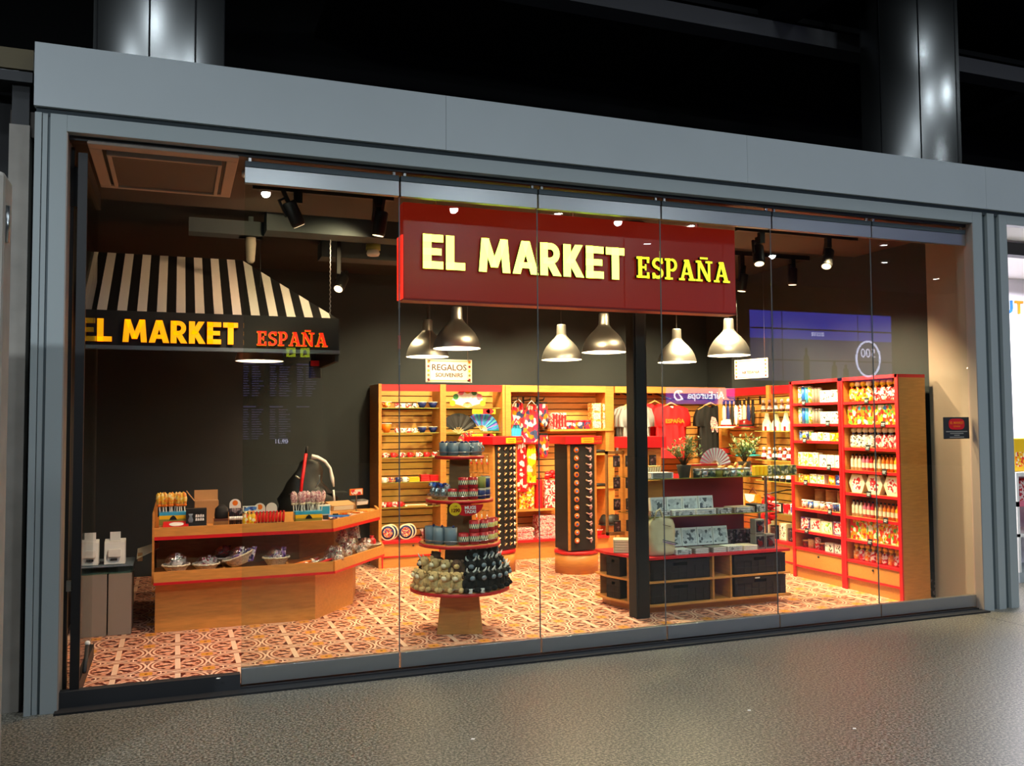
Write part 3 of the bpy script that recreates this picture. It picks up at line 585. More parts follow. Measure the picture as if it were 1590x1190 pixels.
t = tag(ob('small_speaker', B().box(0, 0, 0, .10, .12, .16, 'black').mesh('speaker', 0.005), None, (0.78, 2.6, 2.05)), 'small black box with red top hanging under the right end of the awning', 'box')
part('red_top', B().box(0, -.003, .11, .10, 0, .16, 'red').tube([(.05,.06,.16),(.05,.06,.3)], .006,'black'), t)

# black structural post
tag(ob('post', B().box(3.16, .76, .003, 3.285, .89, 3.30, 'soft_black').box(3.175, .75, .003, 3.27, .76, 3.30, 'black').mesh('post', 0.004)), 'square black structural post standing in front of the book island', 'post')

# ================================================================ COUNTER with sweets (left)
t = empty('sweets_counter', (0, 0, 0.003), 'two-tier light oak sweets counter with red edging and angled right end', 'counter')
base = [(-.52, 1.77), (.71, 1.77), (1.12, 2.30), (1.25, 2.85), (-.52, 2.85)]
low = [(-.53, 1.66), (.835, 1.66), (1.42, 2.45), (1.48, 2.9), (-.53, 2.9)]
up = [(-.53, 1.74), (.835, 1.74), (1.39, 2.50), (1.44, 2.9), (-.53, 2.9)]
part('base_panel', B().prism(base, 0, .385, 'oak_h'), t)
part('base_riser', B().prism([(-.52, 2.1), (.62, 2.1), (1.0, 2.6), (1.1, 2.85), (-.52, 2.85)], .385, .70, 'oak_dark'), t)
part('end_panel', B().box(-.545, 1.70, .385, -.53, 3.0, .93, 'oak'), t)
def lip(b, poly, z0, z1, m, th=.02, n=3):
    for i in range(n):
        p, q = Vector(poly[i]), Vector(poly[i+1]); d = (q-p).normalized(); nrm = Vector((d.y, -d.x))
        b.slab([(p.x, p.y, z0), (q.x, q.y, z0), (q.x, q.y, z1), (p.x, p.y, z1)], (nrm.x*th, nrm.y*th, 0), m)
    return b
part('lower_tray', lip(B().prism(low, .40, .455, 'oak_h'), low, .405, .485, 'oak_h'), t); part('tray_edge', lip(B().prism(low, .385, .40, 'red'), low, .385, .405, 'red', .022), t, label='red edge strip')
part('upper_tray', lip(B().prism(up, .74, .788, 'oak_h'), up, .745, .815, 'oak_h'), t); part('tray_edge', lip(B().prism(up, .718, .74, 'red'), up, .718, .745, 'red', .022), t, label='red edge strip')
for x in (-.02, .47): part('divider', B().box(x, 1.67, .455, x+.018, 2.1, .48, 'oak'), t)
ZU, ZL = .790, .458
# lollipops
def m_lolly(c1, c2):
    b = B(); b.tube([(0, 0, 0), (0, 0, .15)], .0035, 'white', 6)
    h = B().ball((0, 0, .185), (.021, .018, .054), c1, 8).ball((0, 0, .135), (.017, .012, .014), c2, 8)
    return ('lollipop', h.mesh('sweet'), [('stick', b.mesh('stick'))])
def lolly_box(x, y, z, w_, l):
    o = tag(ob('lollipop_box', B().box(0, 0, 0, w_, .12, .045, 'olive').box(0, 0, .045, w_, .12, .075, 'yellow').box(0, 0, .075, w_, .12, .10, 'light_blue').mesh('stand', .002), None, (x, y, z)), l, 'box')
    part('emblem', B().prism([(w_/2-.03, .04), (w_/2+.03, .04), (w_/2+.015, .065), (w_/2, .075), (w_/2-.02, .06)], -.003, 0, 'black', 'y'), o); return o
lolly_box(-.50, 1.88, ZU+.03, .21, 'blue and yellow striped lollipop box at the left end of the upper tray')
tag(ob('lollipop_riser', B().box(-.50, 1.87, ZU, -.29, 2.0, ZU+.03, 'cardboard').box(-.49,1.875,ZU+.026,-.30,1.99,ZU+.03,'oak').mesh('riser')), 'brown cardboard riser under the left lollipop box', 'riser')
for j in range(2):
    for i in range(9):
        place(kind('lolly_y', lambda: m_lolly('lolly', 'orange')), (-.487 + i*.023, 1.91 + j*.05, ZU + .05), lab('yellow and orange lollipop', i, 9, f'of the {("front", "back")[j]} row, at the counter left end'), 'lollipop', 'yellow lollipops', rot=(0, random.uniform(-.1, .1), 0))
lolly_box(.55, 1.80, ZU, .22, 'blue and yellow striped lollipop box nearer the counter corner')
for j in range(2):
    for i in range(10):
        place(kind('lolly_p', lambda: m_lolly('p_pinkbar', 'cream')), (.545 + i*.025, 1.84 + j*.05, ZU + .03), lab('pale pink wrapped lollipop', i, 10, f'of the {("front", "back")[j]} row, middle of counter'), 'lollipop', 'pink lollipops', rot=(0, random.uniform(-.2, .2), 0))
# boxes on the upper tray
def m_pack(w_, d_, h_, body, face, bev=.003):
    return ('', B().box(0, 0, 0, w_, d_, h_, body).mesh('pack', bev), [('front_label', B().box(w_*.08, -.0015, h_*.12, w_*.92, 0, h_*.88, face).mesh('label'))])
def pack(name, w_, d_, h_, body, face, loc, l, cat='box', group=None, rz=0, rot=None):
    k = m_pack(w_, d_, h_, body, face); return place((name, k[1], k[2]), loc, l, cat, group, rz, rot)
pack('sweet_box', .19, .12, .02, 'red', 'red', (-.47, 1.745, ZU+.002), 'flat red box with white oval on the front of the upper tray', rot=(.35, 0, 0))
part('oval_label', B().lathe([(.055, 0), (.055, .004)], 'white', 24, (.10, .06, .02), sy=.6), bpy.data.objects['sweet_box'])
pack('display_box', .155, .06, .16, 'soft_black', 'black', (-.30, 1.80, ZU), 'black boxed display pack with white cartoon lettering, leaning beside the lollipops')
o = bpy.data.objects['display_box']; [part('white_print', B().prism([(.07 + q*.017, z0), (.085 + q*.017, z0 + .002), (.083 + q*.017, z0 + .024 - .004*(q % 2)), (.072 + q*.017, z0 + .022)], -.003, 0, 'white', 'y'), o) for z0 in (.062, .09) for q in range(4)]; part('figure_print', B().lathe([(.015, 0), (.022, .02), (.012, .05), (.02, .07)], 'grey_blue', 10, (.035, .0, .05), sy=.2), o)
pack('silver_pack', .15, .08, .025, 'silver', 'p_sil', (-.29, 1.745, ZU), 'flat silver packet lying in front of the black display box')
t = empty('cardboard_box', (-.23, 2.15, ZU), 'open brown cardboard box behind the black display pack', 'box')
part('box_body', B().box(0, 0, 0, .19, .16, .19, 'cardboard'), t, .002); part('flap', B().slab([(0, .16, .19), (.19, .16, .19), (.19, .18, .27), (0, .18, .27)], (0, .004, 0), 'cardboard'), t); part('flap', B().slab([(0, 0, .19), (0, .16, .19), (-.06, .16, .27), (-.06, 0, .27)], (-.004, 0, 0), 'cardboard'), t)
def m_bag(m1, w_=.1, h_=.13, d_=.05):
    prof = [(.0, 0), (.9, .02), (1, .25), (.95, .6), (.6, .78), (.25, .84), (.6, 1.0)]
    b = B().lathe([(r*w_/2, z*h_) for r, z in prof], m1, 14, sy=d_/w_)
    return ('', b.mesh('bag'), [('tie', B().lathe([(w_*.16, h_*.82), (w_*.16, h_*.86)], 'red', 10, sy=d_/w_).mesh('tie'))])
def bag(name, m1, loc, l, cat='bag', group=None, w_=.1, h_=.13, d_=.05, rz=0, rot=None):
    k = kind((m1, w_, h_, d_), lambda: m_bag(m1, w_, h_, d_)); return place((name, k[1], k[2]), loc, l, cat, group, rz, rot)
o = tag(ob('dark_wrapped_sweets', B().lathe([(.05, 0), (.055, .05), (.05, .10), (.02, .13)], 'soft_black', 12, sy=.7).mesh('m'), None, (-.03, 1.84, ZU+.05)), 'dark foil wrapped sweets in a small oak crate on the counter', 'sweets')
o = tag(ob('small_crate', B().box(0, 0, 0, .11, .08, .07, 'brown').box(-.004, -.004, 0, .0, .084, .08, 'oak').box(.11, -.004, 0, .114, .084, .12, 'oak').mesh('crate'), None, (-.09, 1.80, ZU)), 'small brown open crate holding dark wrapped sweets', 'crate'); part('crate_front', B().box(0, -.006, .005, .11, -.001, .05, 'oak_dark'), o)
def m_cardsign(m1, m2): return ('', B().prism([(.045*math.cos(a*PI/12), .045*math.sin(a*PI/12)) for a in range(0, 13)] + [(-.045, -.03), (.045, -.03)], 0, .004, m1, 'y').mesh('card'), [('print', B().prism([(.022*math.cos(a*PI/8), .012 + .022*math.sin(a*PI/8)) for a in range(16)], -.002, 0, m2, 'y').mesh('p')), ('stake', B().box(-.002, .004, -.13, .002, .007, .0, 'oak').mesh('s'))])
for i in range(6):
    place(kind('blackstick', lambda: ('candy_stick', B().lathe([(.008, 0), (.009, .08), (.011, .09), (.012, .14), (.004, .15)], 'p_dark', 8).mesh('st'), [('white_band', B().lathe([(.0115, .055), (.0115, .085)], 'white', 8).mesh('bd'))])), (.035 + i*.017, 1.81, ZU), lab('dark candy stick with white band', i, 6, 'beside the small crate'), 'sweet', 'dark candy sticks')
place(('round_card_sign',)+kind('cs1', lambda: m_cardsign('white', 'orange'))[1:], (.08, 1.93, ZU+.17), 'round white card sign with orange print above the dark candy sticks', 'sign')
for i in range(3): bag('sweet_bag', 'p_candy', (.155+i*.03, 1.82, ZU), lab('small bag of yellow sweets', i, 3, 'left of the red tubes'), 'bag', 'yellow sweet bags', .05, .12, .04)
pack('header_card', .12, .01, .045, 'white', 'p_blue', (.135, 1.85, ZU+.115), 'blue and pink printed header card above the yellow sweet bags', 'card')
place(('round_card_sign',)+kind('cs1', 0)[1:], (.275, 1.92, ZU+.13), 'round white card sign with orange print behind the red tubes', 'sign')
place(('round_card_sign',)+kind('cs2', lambda: m_cardsign('white', 'white'))[1:], (.37, 1.92, ZU+.13), 'plain white round card sign behind the red tubes', 'sign')
for i in range(9):
    place(kind('redtube', lambda: ('sweet_tube', B().lathe([(.011, 0), (.012, .05), (.006, .085), (.010, .09)], 'bright_red', 10).mesh('rt'), [('paper_foot', B().lathe([(.009, -.025), (.012, 0)], 'brown', 8).mesh('f'))])), (.235 + i*.027, 1.82, ZU+.025), lab('red sweet tube with dark foot', i, 9, 'in the row on the upper tray'), 'sweet', 'red sweet tubes', rot=(-.25, .12, 0))
# right wing of the counter
pack('flag_sign', .15, .012, .06, 'orange', 'p_redwhite', (1.14, 2.55, ZU+.16), 'orange and red clip-on sign at the right end of the counter', 'sign', rz=.45)
part('clip', B().box(.07, .0, -.16, .078, .008, 0, 'steel'), bpy.data.objects['flag_sign'])
pack('tan_packet', .24, .13, .05, 'cardboard', 'cream', (.92, 2.25, ZU+.05), 'tan cardboard packet lying slanted on the angled counter end', rz=.35, rot=(.25, 0, .35))
pack('blue_tin', .20, .075, .018, 'blue', 'p_purple', (.83, 2.02, ZU+.01), 'long flat blue and purple tin on the angled upper tray', 'tin', rot=(.1, 0, -.3))
pack('silver_packet', .17, .07, .04, 'silver', 'white', (1.2, 2.6, ZU+.06), 'white and silver rolled packet at the far right of the upper tray', 'packet', rot=(.2, 0, .6))
pack('white_carton', .11, .06, .09, 'white', 'light_blue', (.78, 2.12, ZU+.03), 'white and teal carton behind the pink lollipops')
for i, x in enumerate((.80, .90)): pack('black_price_card', .05, .004, .05, 'black', 'charcoal', (x, 1.95+i*.1, ZU), lab('small black card', i, 2, 'standing right of the pink lollipops'), 'card', rot=(-.2, 0, .1))
for i in range(10):
    a = i/9; pack('printed_packet', .07, .10, .012, 'p_orange' if i % 2 else 'p_pinkbar', 'p_white', (.80 + a*.5, 1.86 + a*.55 + (i % 3)*.04, ZU + .001 + (i % 2)*.013), lab('small patterned packet lying flat', i, 10, 'on the angled counter end'), 'packet', 'patterned packets', rz=.9)
# lower tray: baskets
def m_basket(r, h, sx=1.0):
    b = B().lathe([(r*.6, 0), (r*.75, h*.3), (r, h), (r*1.06, h*1.05), (r*.96, h), (r*.7, h*.3), (r*.55, .008)], 'wicker', 24, sx=sx)
    rim = B().tube([(r*1.02*sx*math.cos(a*PI/12), r*1.02*math.sin(a*PI/12), h*1.02 + .003*(a % 2)) for a in range(24)], .008, 'wicker', 6, True)
    return ('wicker_basket', b.mesh('basket'), [('rim', rim.mesh('rim'))])
def m_foil(m1, w_=.12, h_=.10):
    rnd = random.Random(int(w_*1000) + len(m1)); b = B()
    for i in range(7):
        a = rnd.uniform(0, 2*PI); r = rnd.uniform(0, w_*.3); h = h_*rnd.uniform(.6, 1)
        p = Vector((r*math.cos(a), r*math.sin(a), 0)); q = Vector((rnd.uniform(.02, .05), rnd.uniform(-.03, .03), 0)); u = Vector((rnd.uniform(-.03, .03), rnd.uniform(-.02, .02), h))
        b.slab([p, p + q, p + q + u, p + u + q*.3], (.004, .006, 0), m1)
    b.ball((0, 0, h_*.25), (w_*.42, w_*.35, h_*.28), m1, 10)
    return ('', b.mesh('contents'), [('wrapping', B().ball((0, 0, h_*.45), (w_*.5, w_*.42, h_*.6), 'cellophane', 12).mesh('wrap'))])
BK = [(-.37, 1.80, .100, .055, 'p_grey', 'leftmost', 'dark silver wrapped sweets'), (-.145, 1.80, .100, .05, 'p_sil', 'second from left', 'silver wrapped sweets'), (.0, 1.97, .105, .05, 'soft_black', 'third from left, set back', 'black wrapped sweets'), (.12, 1.80, .105, .07, 'p_purple', 'fourth from left, tilted', 'blue-purple wrapped sweets'), (.40, 1.83, .090, .065, 'p_purple', 'rightmost', 'violet wrapped sweets')]
for i, (x, y, r, h, m1, pl, what) in enumerate(BK):
    rot = (0, -.35, 0) if i == 3 else ((0, 0, 0))
    place(kind(('bk', r, h), lambda: m_basket(r, h, 1.15 if i > 2 else 1.0)), (x, y, ZL + (.035 if i == 3 else (.02 if i == 2 else 0))), f'white wicker basket of {what}, {pl} on the lower tray', 'basket', 'wicker baskets', rot=rot)
    k = kind(('foil', m1, i), lambda: m_foil(m1, r*1.7, .12 if i != 1 else .09)); place(('wrapped_sweets',)+k[1:], (x, y, ZL + h*.5 + (.02 if i in (2, 3) else 0)), f'{what} heaped in the {pl} basket of the lower tray', 'sweets')
for i in range(7):
    m1 = ('orange', 'silver', 'p_redwhite', 'red', 'silver', 'p_redwhite', 'red')[i]
    place(kind(('stick', m1), lambda: ('candy_stick', B().tube([(0, 0, .012), (.06, .015, .02), (.14, .02, .03)], [.011, .013, .008], m1, 8).mesh('cs'), [('wrapper_end', B().lathe([(.004, 0), (.018, .02)], 'cellophane', 8, (.14, .02, .03)).mesh('we'))])), (.54 + i*.035, 1.73 + (i % 2)*.05, ZL), lab('wrapped candy stick lying flat', i, 7, 'on the lower tray'), 'sweet', 'lying candy sticks', rz=random.uniform(-.2, .6))
for i, (x, y, z) in enumerate(((.86, 1.88, 0), (.93, 1.98, .02), (1.02, 2.06, 0), (1.09, 2.20, .03), (1.19, 2.27, 0), (1.0, 2.2, .10), (1.14, 2.38, .12), (1.26, 2.42, .02), (.90, 1.80, .0))):
    k = kind(('foil', 'p_sil', i % 3), lambda: m_foil('p_sil', .13 + .01*(i % 3), .13)); place(('cellophane_bag',)+k[1:], (x, y, ZL + z), lab('shiny cellophane bag of sweets', i, 9, 'in the heap on the angled tray'), 'bag', 'cellophane bags', rz=i)
place(('wicker_basket',)+kind(('bk', .100, .055), 0)[1:], (1.33, 2.48, ZL), 'small pale basket at the far right end of the lower tray', 'basket', scale=.8)
bag('sweet_bag', 'red', (1.33, 2.48, ZL+.03), 'red and silver wrapped sweet in the far right basket', w_=.08, h_=.09, d_=.06)
# behind the counter
t = empty('wrapped_machine', (.84, 3.22, .003), 'machine draped in black plastic with red pole and white strap behind the sweets counter', 'machine')
b = B().lathe([(.30, 0), (.30, .80), (.29, .88), (.22, .96), (.17, 1.05), (.13, 1.16), (.09, 1.24), (.03, 1.28)], 'black', 18, sy=.6)
for i, v in enumerate(b.v): b.v[i] = (v[0] + .03*math.sin(v[2]*17 + v[1]*20), v[1] + .02*math.sin(v[2]*23 + v[0]*19), v[2])
part('plastic_cover', b, t)
part('pole', B().tube([(-.09, -.12, .8), (-.07, -.12, 1.05), (-.03, -.12, 1.33)], .016, 'red').tube([(-.03, -.12, 1.33), (-.02, -.12, 1.40)], .012, 'black'), t, label='red pole with black tip')
part('strap', B().tube([(.02, -.15, 1.30), (.08, -.15, 1.29), (.15, -.15, 1.25), (.20, -.15, 1.18), (.22, -.15, 1.08), (.235, -.15, 1.0)], [.024, .018, .016, .014, .02, .008], 'white', 8).tube([(.23, -.17, .97), (.24, -.17, .84)], .01, 'white').tube([(.05, -.2, 1.0), (.09, -.2, 1.06), (.09, -.2, 1.12)], .008, 'grey_blue').tube([(-.14, -.19, 1.12), (-.10, -.19, 1.09)], .01, 'silver').box(-.19, -.12, .93, .38, .1, .94, 'charcoal'), t, label='white strap')

# left white stand with two plastic stands
t = empty('white_plinth', (-1.03, 1.80, .003), 'low white cupboard with glass top at the left end inside the shop', 'cupboard')
part('cupboard_body', B().box(0, 0, 0, .165, .4, .47, 'beige').box(.175, 0, 0, .34, .4, .47, 'beige').box(.01, .02, .47, .33, .38, .475, 'white'), t, .003); part('glass_top', B().box(-.01, -.01, .475, .35, .41, .53, 'shelf_glass').box(-.01, -.012, .525, .35, .41, .535, 'grey_blue'), t)
for i, (x, w_) in enumerate(((-1.02, .09), (-.89, .15))):
    o = tag(ob('leaflet_stand', B().prism([(0, 0), (.02, .17), (.10, .19), (.12, 0)], 0, w_, 'white', 'x').mesh('st', .004), None, (x, 1.83, .541)), ('narrow white plastic leaflet stand, left one on the white cupboard', 'wide white plastic leaflet stand, right one on the white cupboard')[i], 'stand')
    part('leaflet', B().box(w_*.25, .05, .16, w_*.75, .056, .245, 'white').box(w_*.22, .02, .165, w_*.78, .05, .175, 'white'), o); part('pocket', B().box(w_*.2, -.018, .06, w_*.8, .015, .115, 'white').box(w_*.3, -.01, .03, w_*.62, .006, .045, 'charcoal'), o)
tag(ob('cardboard_sheet', B().slab([(-.66, 1.9, .56), (-.50, 1.95, .63), (-.50, 2.1, .66), (-.66, 2.05, .62)], (0, 0, .006), 'cream').box(-.655,1.93,.54,-.62,2.05,.60,'cardboard').mesh('sheet')), 'bent pale cardboard flap between white cupboard and sweets counter', 'cardboard')

# ================================================================ MUG CAROUSEL
MX, MY = 1.715, 0.98
t = empty('round_display_stand', (MX, MY, .003), 'four-tier round mug display stand with oak pedestal and red edged shelves', 'stand')
def frus(b, w0, w1, z0, z1, m, a, e=1.0):
    ca, sa = math.cos(a), math.sin(a); v = []
    for w_, z in ((w0, z0), (w1, z1)):
        for x, y in ((-w_, -w_*e), (w_, -w_*e), (w_, w_*e), (-w_, w_*e)): v.append((x*ca - y*sa, x*sa + y*ca, z))
    return b.add(v, [(3,2,1,0), (4,5,6,7), (0,1,5,4), (1,2,6,5), (2,3,7,6), (3,0,4,7)], m)
part('pedestal', frus(B(), .175, .145, 0, .31, 'oak', -.32), t, .003)
TI = [(.345, .385), (.69, .318), (1.025, .262), (1.36, .192)]
for i, (z, r) in enumerate(TI):
    sh = part('round_shelf', B().lathe([(r-.006, 0), (r-.006, .026)], 'oak_h', 56), t, loc=(0, 0, z - .026))
    part('red_edge', B().lathe([(r-.005, -.002), (r+.004, -.002), (r+.004, .022), (r-.005, .022)], 'red', 56, capb=False, capt=False), sh)
    part('guard_rail', B().tube([((r-.012)*math.cos(a*PI/20), (r-.012)*math.sin(a*PI/20), .055) for a in range(40)], .003, 'silver', 5, True), sh)
    if i < 3: part('core', frus(B(), (.125, .105, .085)[i], (.11, .09, .075)[i], z, TI[i+1][0] - .027, 'oak_dark', -.32), t)
def m_mug(m1, r=.04, h=.085, hm=None, flare=0.0):
    b = B().lathe([(r*.9, 0), (r, .006), (r + flare, h), (r + flare - .004, h), (r - .006, .012), (0.0001, .010)], m1, 22, capt=False)
    hd = B().tube([(r*.95 + .026*math.sin(a*PI/8)*1.0, 0, h*.2 + h*.6*(a/8)) for a in range(9)], .0055, hm or m1, 6)
    return ('mug', b.mesh('mug'), [('handle', hd.mesh('handle'))])
mugk = lambda key, m1, **a: kind(('mug', key), lambda: m_mug(m1, **a))
def ringpos(tier, ang, rr): a = math.radians(ang); z, r = TI[tier]; return (MX + rr*math.cos(a), MY + rr*math.sin(a), z + .003)
def bow(key='bow'): return kind(key, lambda: ('', B().ball((-.016, 0, 0), (.016, .008, .010), 'navy', 8).ball((.016, 0, 0), (.016, .008, .010), 'navy', 8).mesh('bow'), [('knot', B().ball((0, 0, 0), .008, 'navy', 8).mesh('knot'))]))
A6 = (196, 233, 270, 307, 344)
for i, a in enumerate(A6):
    p = ringpos(3, a, .135); o = place(mugk('g', 'grey_blue', r=.042, h=.10, hm='silver', flare=.004), p, lab('grey-blue enamel mug with navy bow', i, 5, 'on the top tier'), 'mug', 'grey mugs on the top tier', rz=math.radians(-25 - (a - 200)*.1))
    k = bow(); ob('ribbon_bow', k[1], o, (0, -.02, .105))
for i, a in enumerate((40, 90, 140)): place(mugk('g', 'grey_blue'), ringpos(3, a, .125), lab('grey-blue mug', i, 3, 'at the back of the top tier'), 'mug', 'grey mugs behind', rz=a)
A2 = (238, 260, 282, 304, 326)
for lv in range(2):
    for i, a in enumerate(A2):
        m1 = 'zigzag_red' if i < 3 else ('navy' if lv == 0 or i == 4 else 'olive')
        if lv == 1 and i == 0: continue
        p = ringpos(2, a, .212); what = {'zigzag_red': 'red mug with zigzag band', 'navy': 'navy blue mug with cream rim', 'olive': 'olive edged mug lying'}[m1]
        o = place(mugk(m1, m1, r=.038, h=.085, hm='cream' if m1 != 'zigzag_red' else None), (p[0], p[1], p[2] + lv*.086), lab(what, i, 5, f'in the {("lower", "upper")[lv]} row, second tier'), 'mug', 'mugs on the second tier', rz=math.radians(a + 100))
        if m1 == 'navy': part('rim_band', B().lathe([(.0385, .07), (.039, .085)], 'cream', 22, capb=False, capt=False), o)
def m_heap(): return ('', B().ball((0, 0, .05), (.035, .03, .05), 'silver', 10).ball((.03, .01, .09), (.03, .03, .035), 'p_sil', 8).ball((-.02, -.01, .11), (.025, .02, .02), 'p_blue', 8).mesh('m'), [('ribbon_bow', B().ball((0, -.03, .12), (.02, .01, .012), 'navy', 8).mesh('b'))])
for i, a in enumerate((174, 195, 216)): place(('wrapped_mug',)+kind('heap', m_heap)[1:], ringpos(2, a, .205), lab('cellophane wrapped grey mug with bow', i, 3, 'on the second tier'), 'mug', 'wrapped mugs')
for i, a in enumerate((20, 60, 100, 140)): place(mugk('zigzag_red', 'zigzag_red'), ringpos(2, a, .19), lab('red zigzag mug', i, 4, 'at the back of the second tier'), 'mug', 'red mugs behind', rz=a)
for i, a in enumerate((191, 214, 237)):
    o = place(mugk('tall', 'grey_blue', r=.047, h=.13, hm='grey_blue', flare=.003), ringpos(1, a, .25), lab('tall grey enamel beaker with navy bow', i, 3, 'on the third tier'), 'mug', 'tall grey beakers', rz=1.2)
    ob('ribbon_bow', bow()[1], o, (0, -.02, .135))
A3 = (259, 277.5, 296, 314.5, 333)
for lv in range(2):
    for i, a in enumerate(A3):
        if lv == 1 and i in (0,): continue
        m1 = 'zigzag_red' if i < 3 else 'zigzag_yellow'; p = ringpos(1, a, .262)
        place(mugk(m1 + 'h', m1, r=.040, h=.09), (p[0], p[1], p[2] + lv*.091), lab('red mug with zigzag band' if i < 3 else 'red mug with yellow band', i, 5, f'in the {("lower", "upper")[lv]} row, third tier'), 'mug', 'mugs on the third tier', rz=math.radians(a + 120))
for i, a in enumerate((150, 168, 185)): place(mugk('dk', 'maroon', r=.045, h=.1), ringpos(1, a, .24), lab('dark red mug', i, 3, 'at the back left of the third tier'), 'mug', 'dark mugs')
t2 = empty('price_sign', (MX - .125, MY - .285, 0.967), 'round yellow price sign reading 1290 with red MUGS TAZAS half disc', 'sign')
part('yellow_disc', B().prism([(-0 + .048*math.cos(a*PI/16), .048*math.sin(a*PI/16)) for a in range(32)], -.006, 0, 'yellow', 'y'), t2)
part('red_half_disc', B().prism([(.10 + .125*math.cos(a*PI/12), .03 + .085*math.sin(a*PI/12)) for a in range(12, 25)], 0, .004, 'red', 'y'), t2)
ob('price_text', text('1290', .036, 'maroon', .001, .001), t2, (0, -.008, -.010)); ob('small_text', text('1,00', .016, 'maroon', .001), t2, (0, -.008, .022))
ob('sign_text', text('MUGS', .034, 'white', .001, .001), t2, (.12, -.003, .006)); ob('sign_text', text('TAZAS', .031, 'white', .001, .001), t2, (.12, -.003, -.024))
def m_plush(fur, muz, horn, s=1.0):
    b = B().ball((0, 0, .05), (.05, .042, .05), fur, 12).ball((0, -.025, .105), (.036, .034, .034), fur, 12).ball((-.035, -.035, .02), (.018, .03, .018), fur, 8).ball((.035, -.035, .02), (.018, .03, .018), fur, 8).ball((-.045, -.02, .06), (.014, .014, .03), fur, 8).ball((.045, -.02, .06), (.014, .014, .03), fur, 8)
    b.ball((-.036, -.02, .125), (.016, .008, .012), fur, 8).ball((.036, -.02, .125), (.016, .008, .012), fur, 8)
    mz = B().ball((0, -.056, .097), (.020, .014, .016), muz, 10)
    ey = B().ball((-.013, -.056, .118), .004, 'black', 6).ball((.013, -.056, .118), .004, 'black', 6)
    parts = [('muzzle', mz.mesh('mz')), ('eyes', ey.mesh('ey'))]
    if horn: parts.append(('horns', B().tube([(.015, -.03, .13), (.032, -.035, .145), (.034, -.045, .165)], [.007, .006, .002], 'white', 6).tube([(-.015, -.03, .13), (-.032, -.035, .145), (-.034, -.045, .165)], [.007, .006, .002], 'white', 6).mesh('h')))
    return ('', b.mesh('plush'), parts)
PL = [(186, .33, 0, 't'), (202, .345, 0, 't'), (220, .335, 0, 't'), (236, .335, 0, 't'), (250, .33, 0, 't'), (196, .29, .09, 't'), (214, .27, .085, 't'), (232, .26, .08, 't'), (247, .26, .08, 'b'), (178, .27, .07, 'd'), (205, .22, .13, 'b')]
PL += [(264, .335, 0, 'd'), (277, .335, 0, 'd'), (290, .335, 0, 'd'), (303, .335, 0, 'd'), (317, .335, 0, 'd'), (332, .335, 0, 'd'), (350, .33, 0, 'd'), (270, .26, .075, 'd'), (286, .26, .08, 'd'), (302, .265, .08, 'd'), (319, .27, .075, 'd'), (337, .28, .08, 'd'), (278, .20, .15, 'd'), (298, .2, .155, 'd'), (318, .215, .15, 'd'), (340, .23, .16, 'd'), (0, .25, .1, 'd'), (20, .25, .04, 'd'), (45, .25, .02, 'd')]
cnt = {'t': 0, 'd': 0, 'b': 0}; tot = {c: sum(1 for q in PL if q[3] == c) for c in 'tdb'}
for a, r, dz, c in PL:
    p = ringpos(0, a, r); i = cnt[c]; cnt[c] += 1
    row_ = 'front row' if dz == 0 else ('second row' if dz < .12 else 'upper row')
    desc = {'t': 'tan teddy bear plush', 'b': 'brown plush animal', 'd': 'black bull plush with white horns'}[c]
    k = kind(('pl', c), lambda: m_plush({'t': 'tan', 'b': 'plush_brown', 'd': 'plush_black'}[c], {'t': 'cream', 'b': 'tan', 'd': 'grey_blue'}[c], c == 'd'))
    side = f'{int(abs(MX + 0 - p[0])*100)} cm {"left" if p[0] < MX else "right"} of the pedestal'
    where = ('at the far left', 'left of centre', 'near the middle', 'right of centre', 'at the far right')[min(4, max(0, int((p[0] - MX + .4)/.16)))]
    place((('teddy_bear' if c == 't' else ('plush_bull' if c == 'd' else 'plush_animal')),)+k[1:], (p[0], p[1], p[2] + dz), f'{desc}, {row_}, {where} of the bottom tier', 'plush toy', 'plush toys on the bottom tier', rz=math.radians(a + 90) + random.uniform(-.3, .3), rot=None, scale=1.15)
for i, a in enumerate((262, 276)): pack('price_tag', .03, .003, .035, 'white', 'p_white', ringpos(0, a, .393), lab('small white price tag', i, 2, 'on the front of the bottom plush tier'), 'price tag')

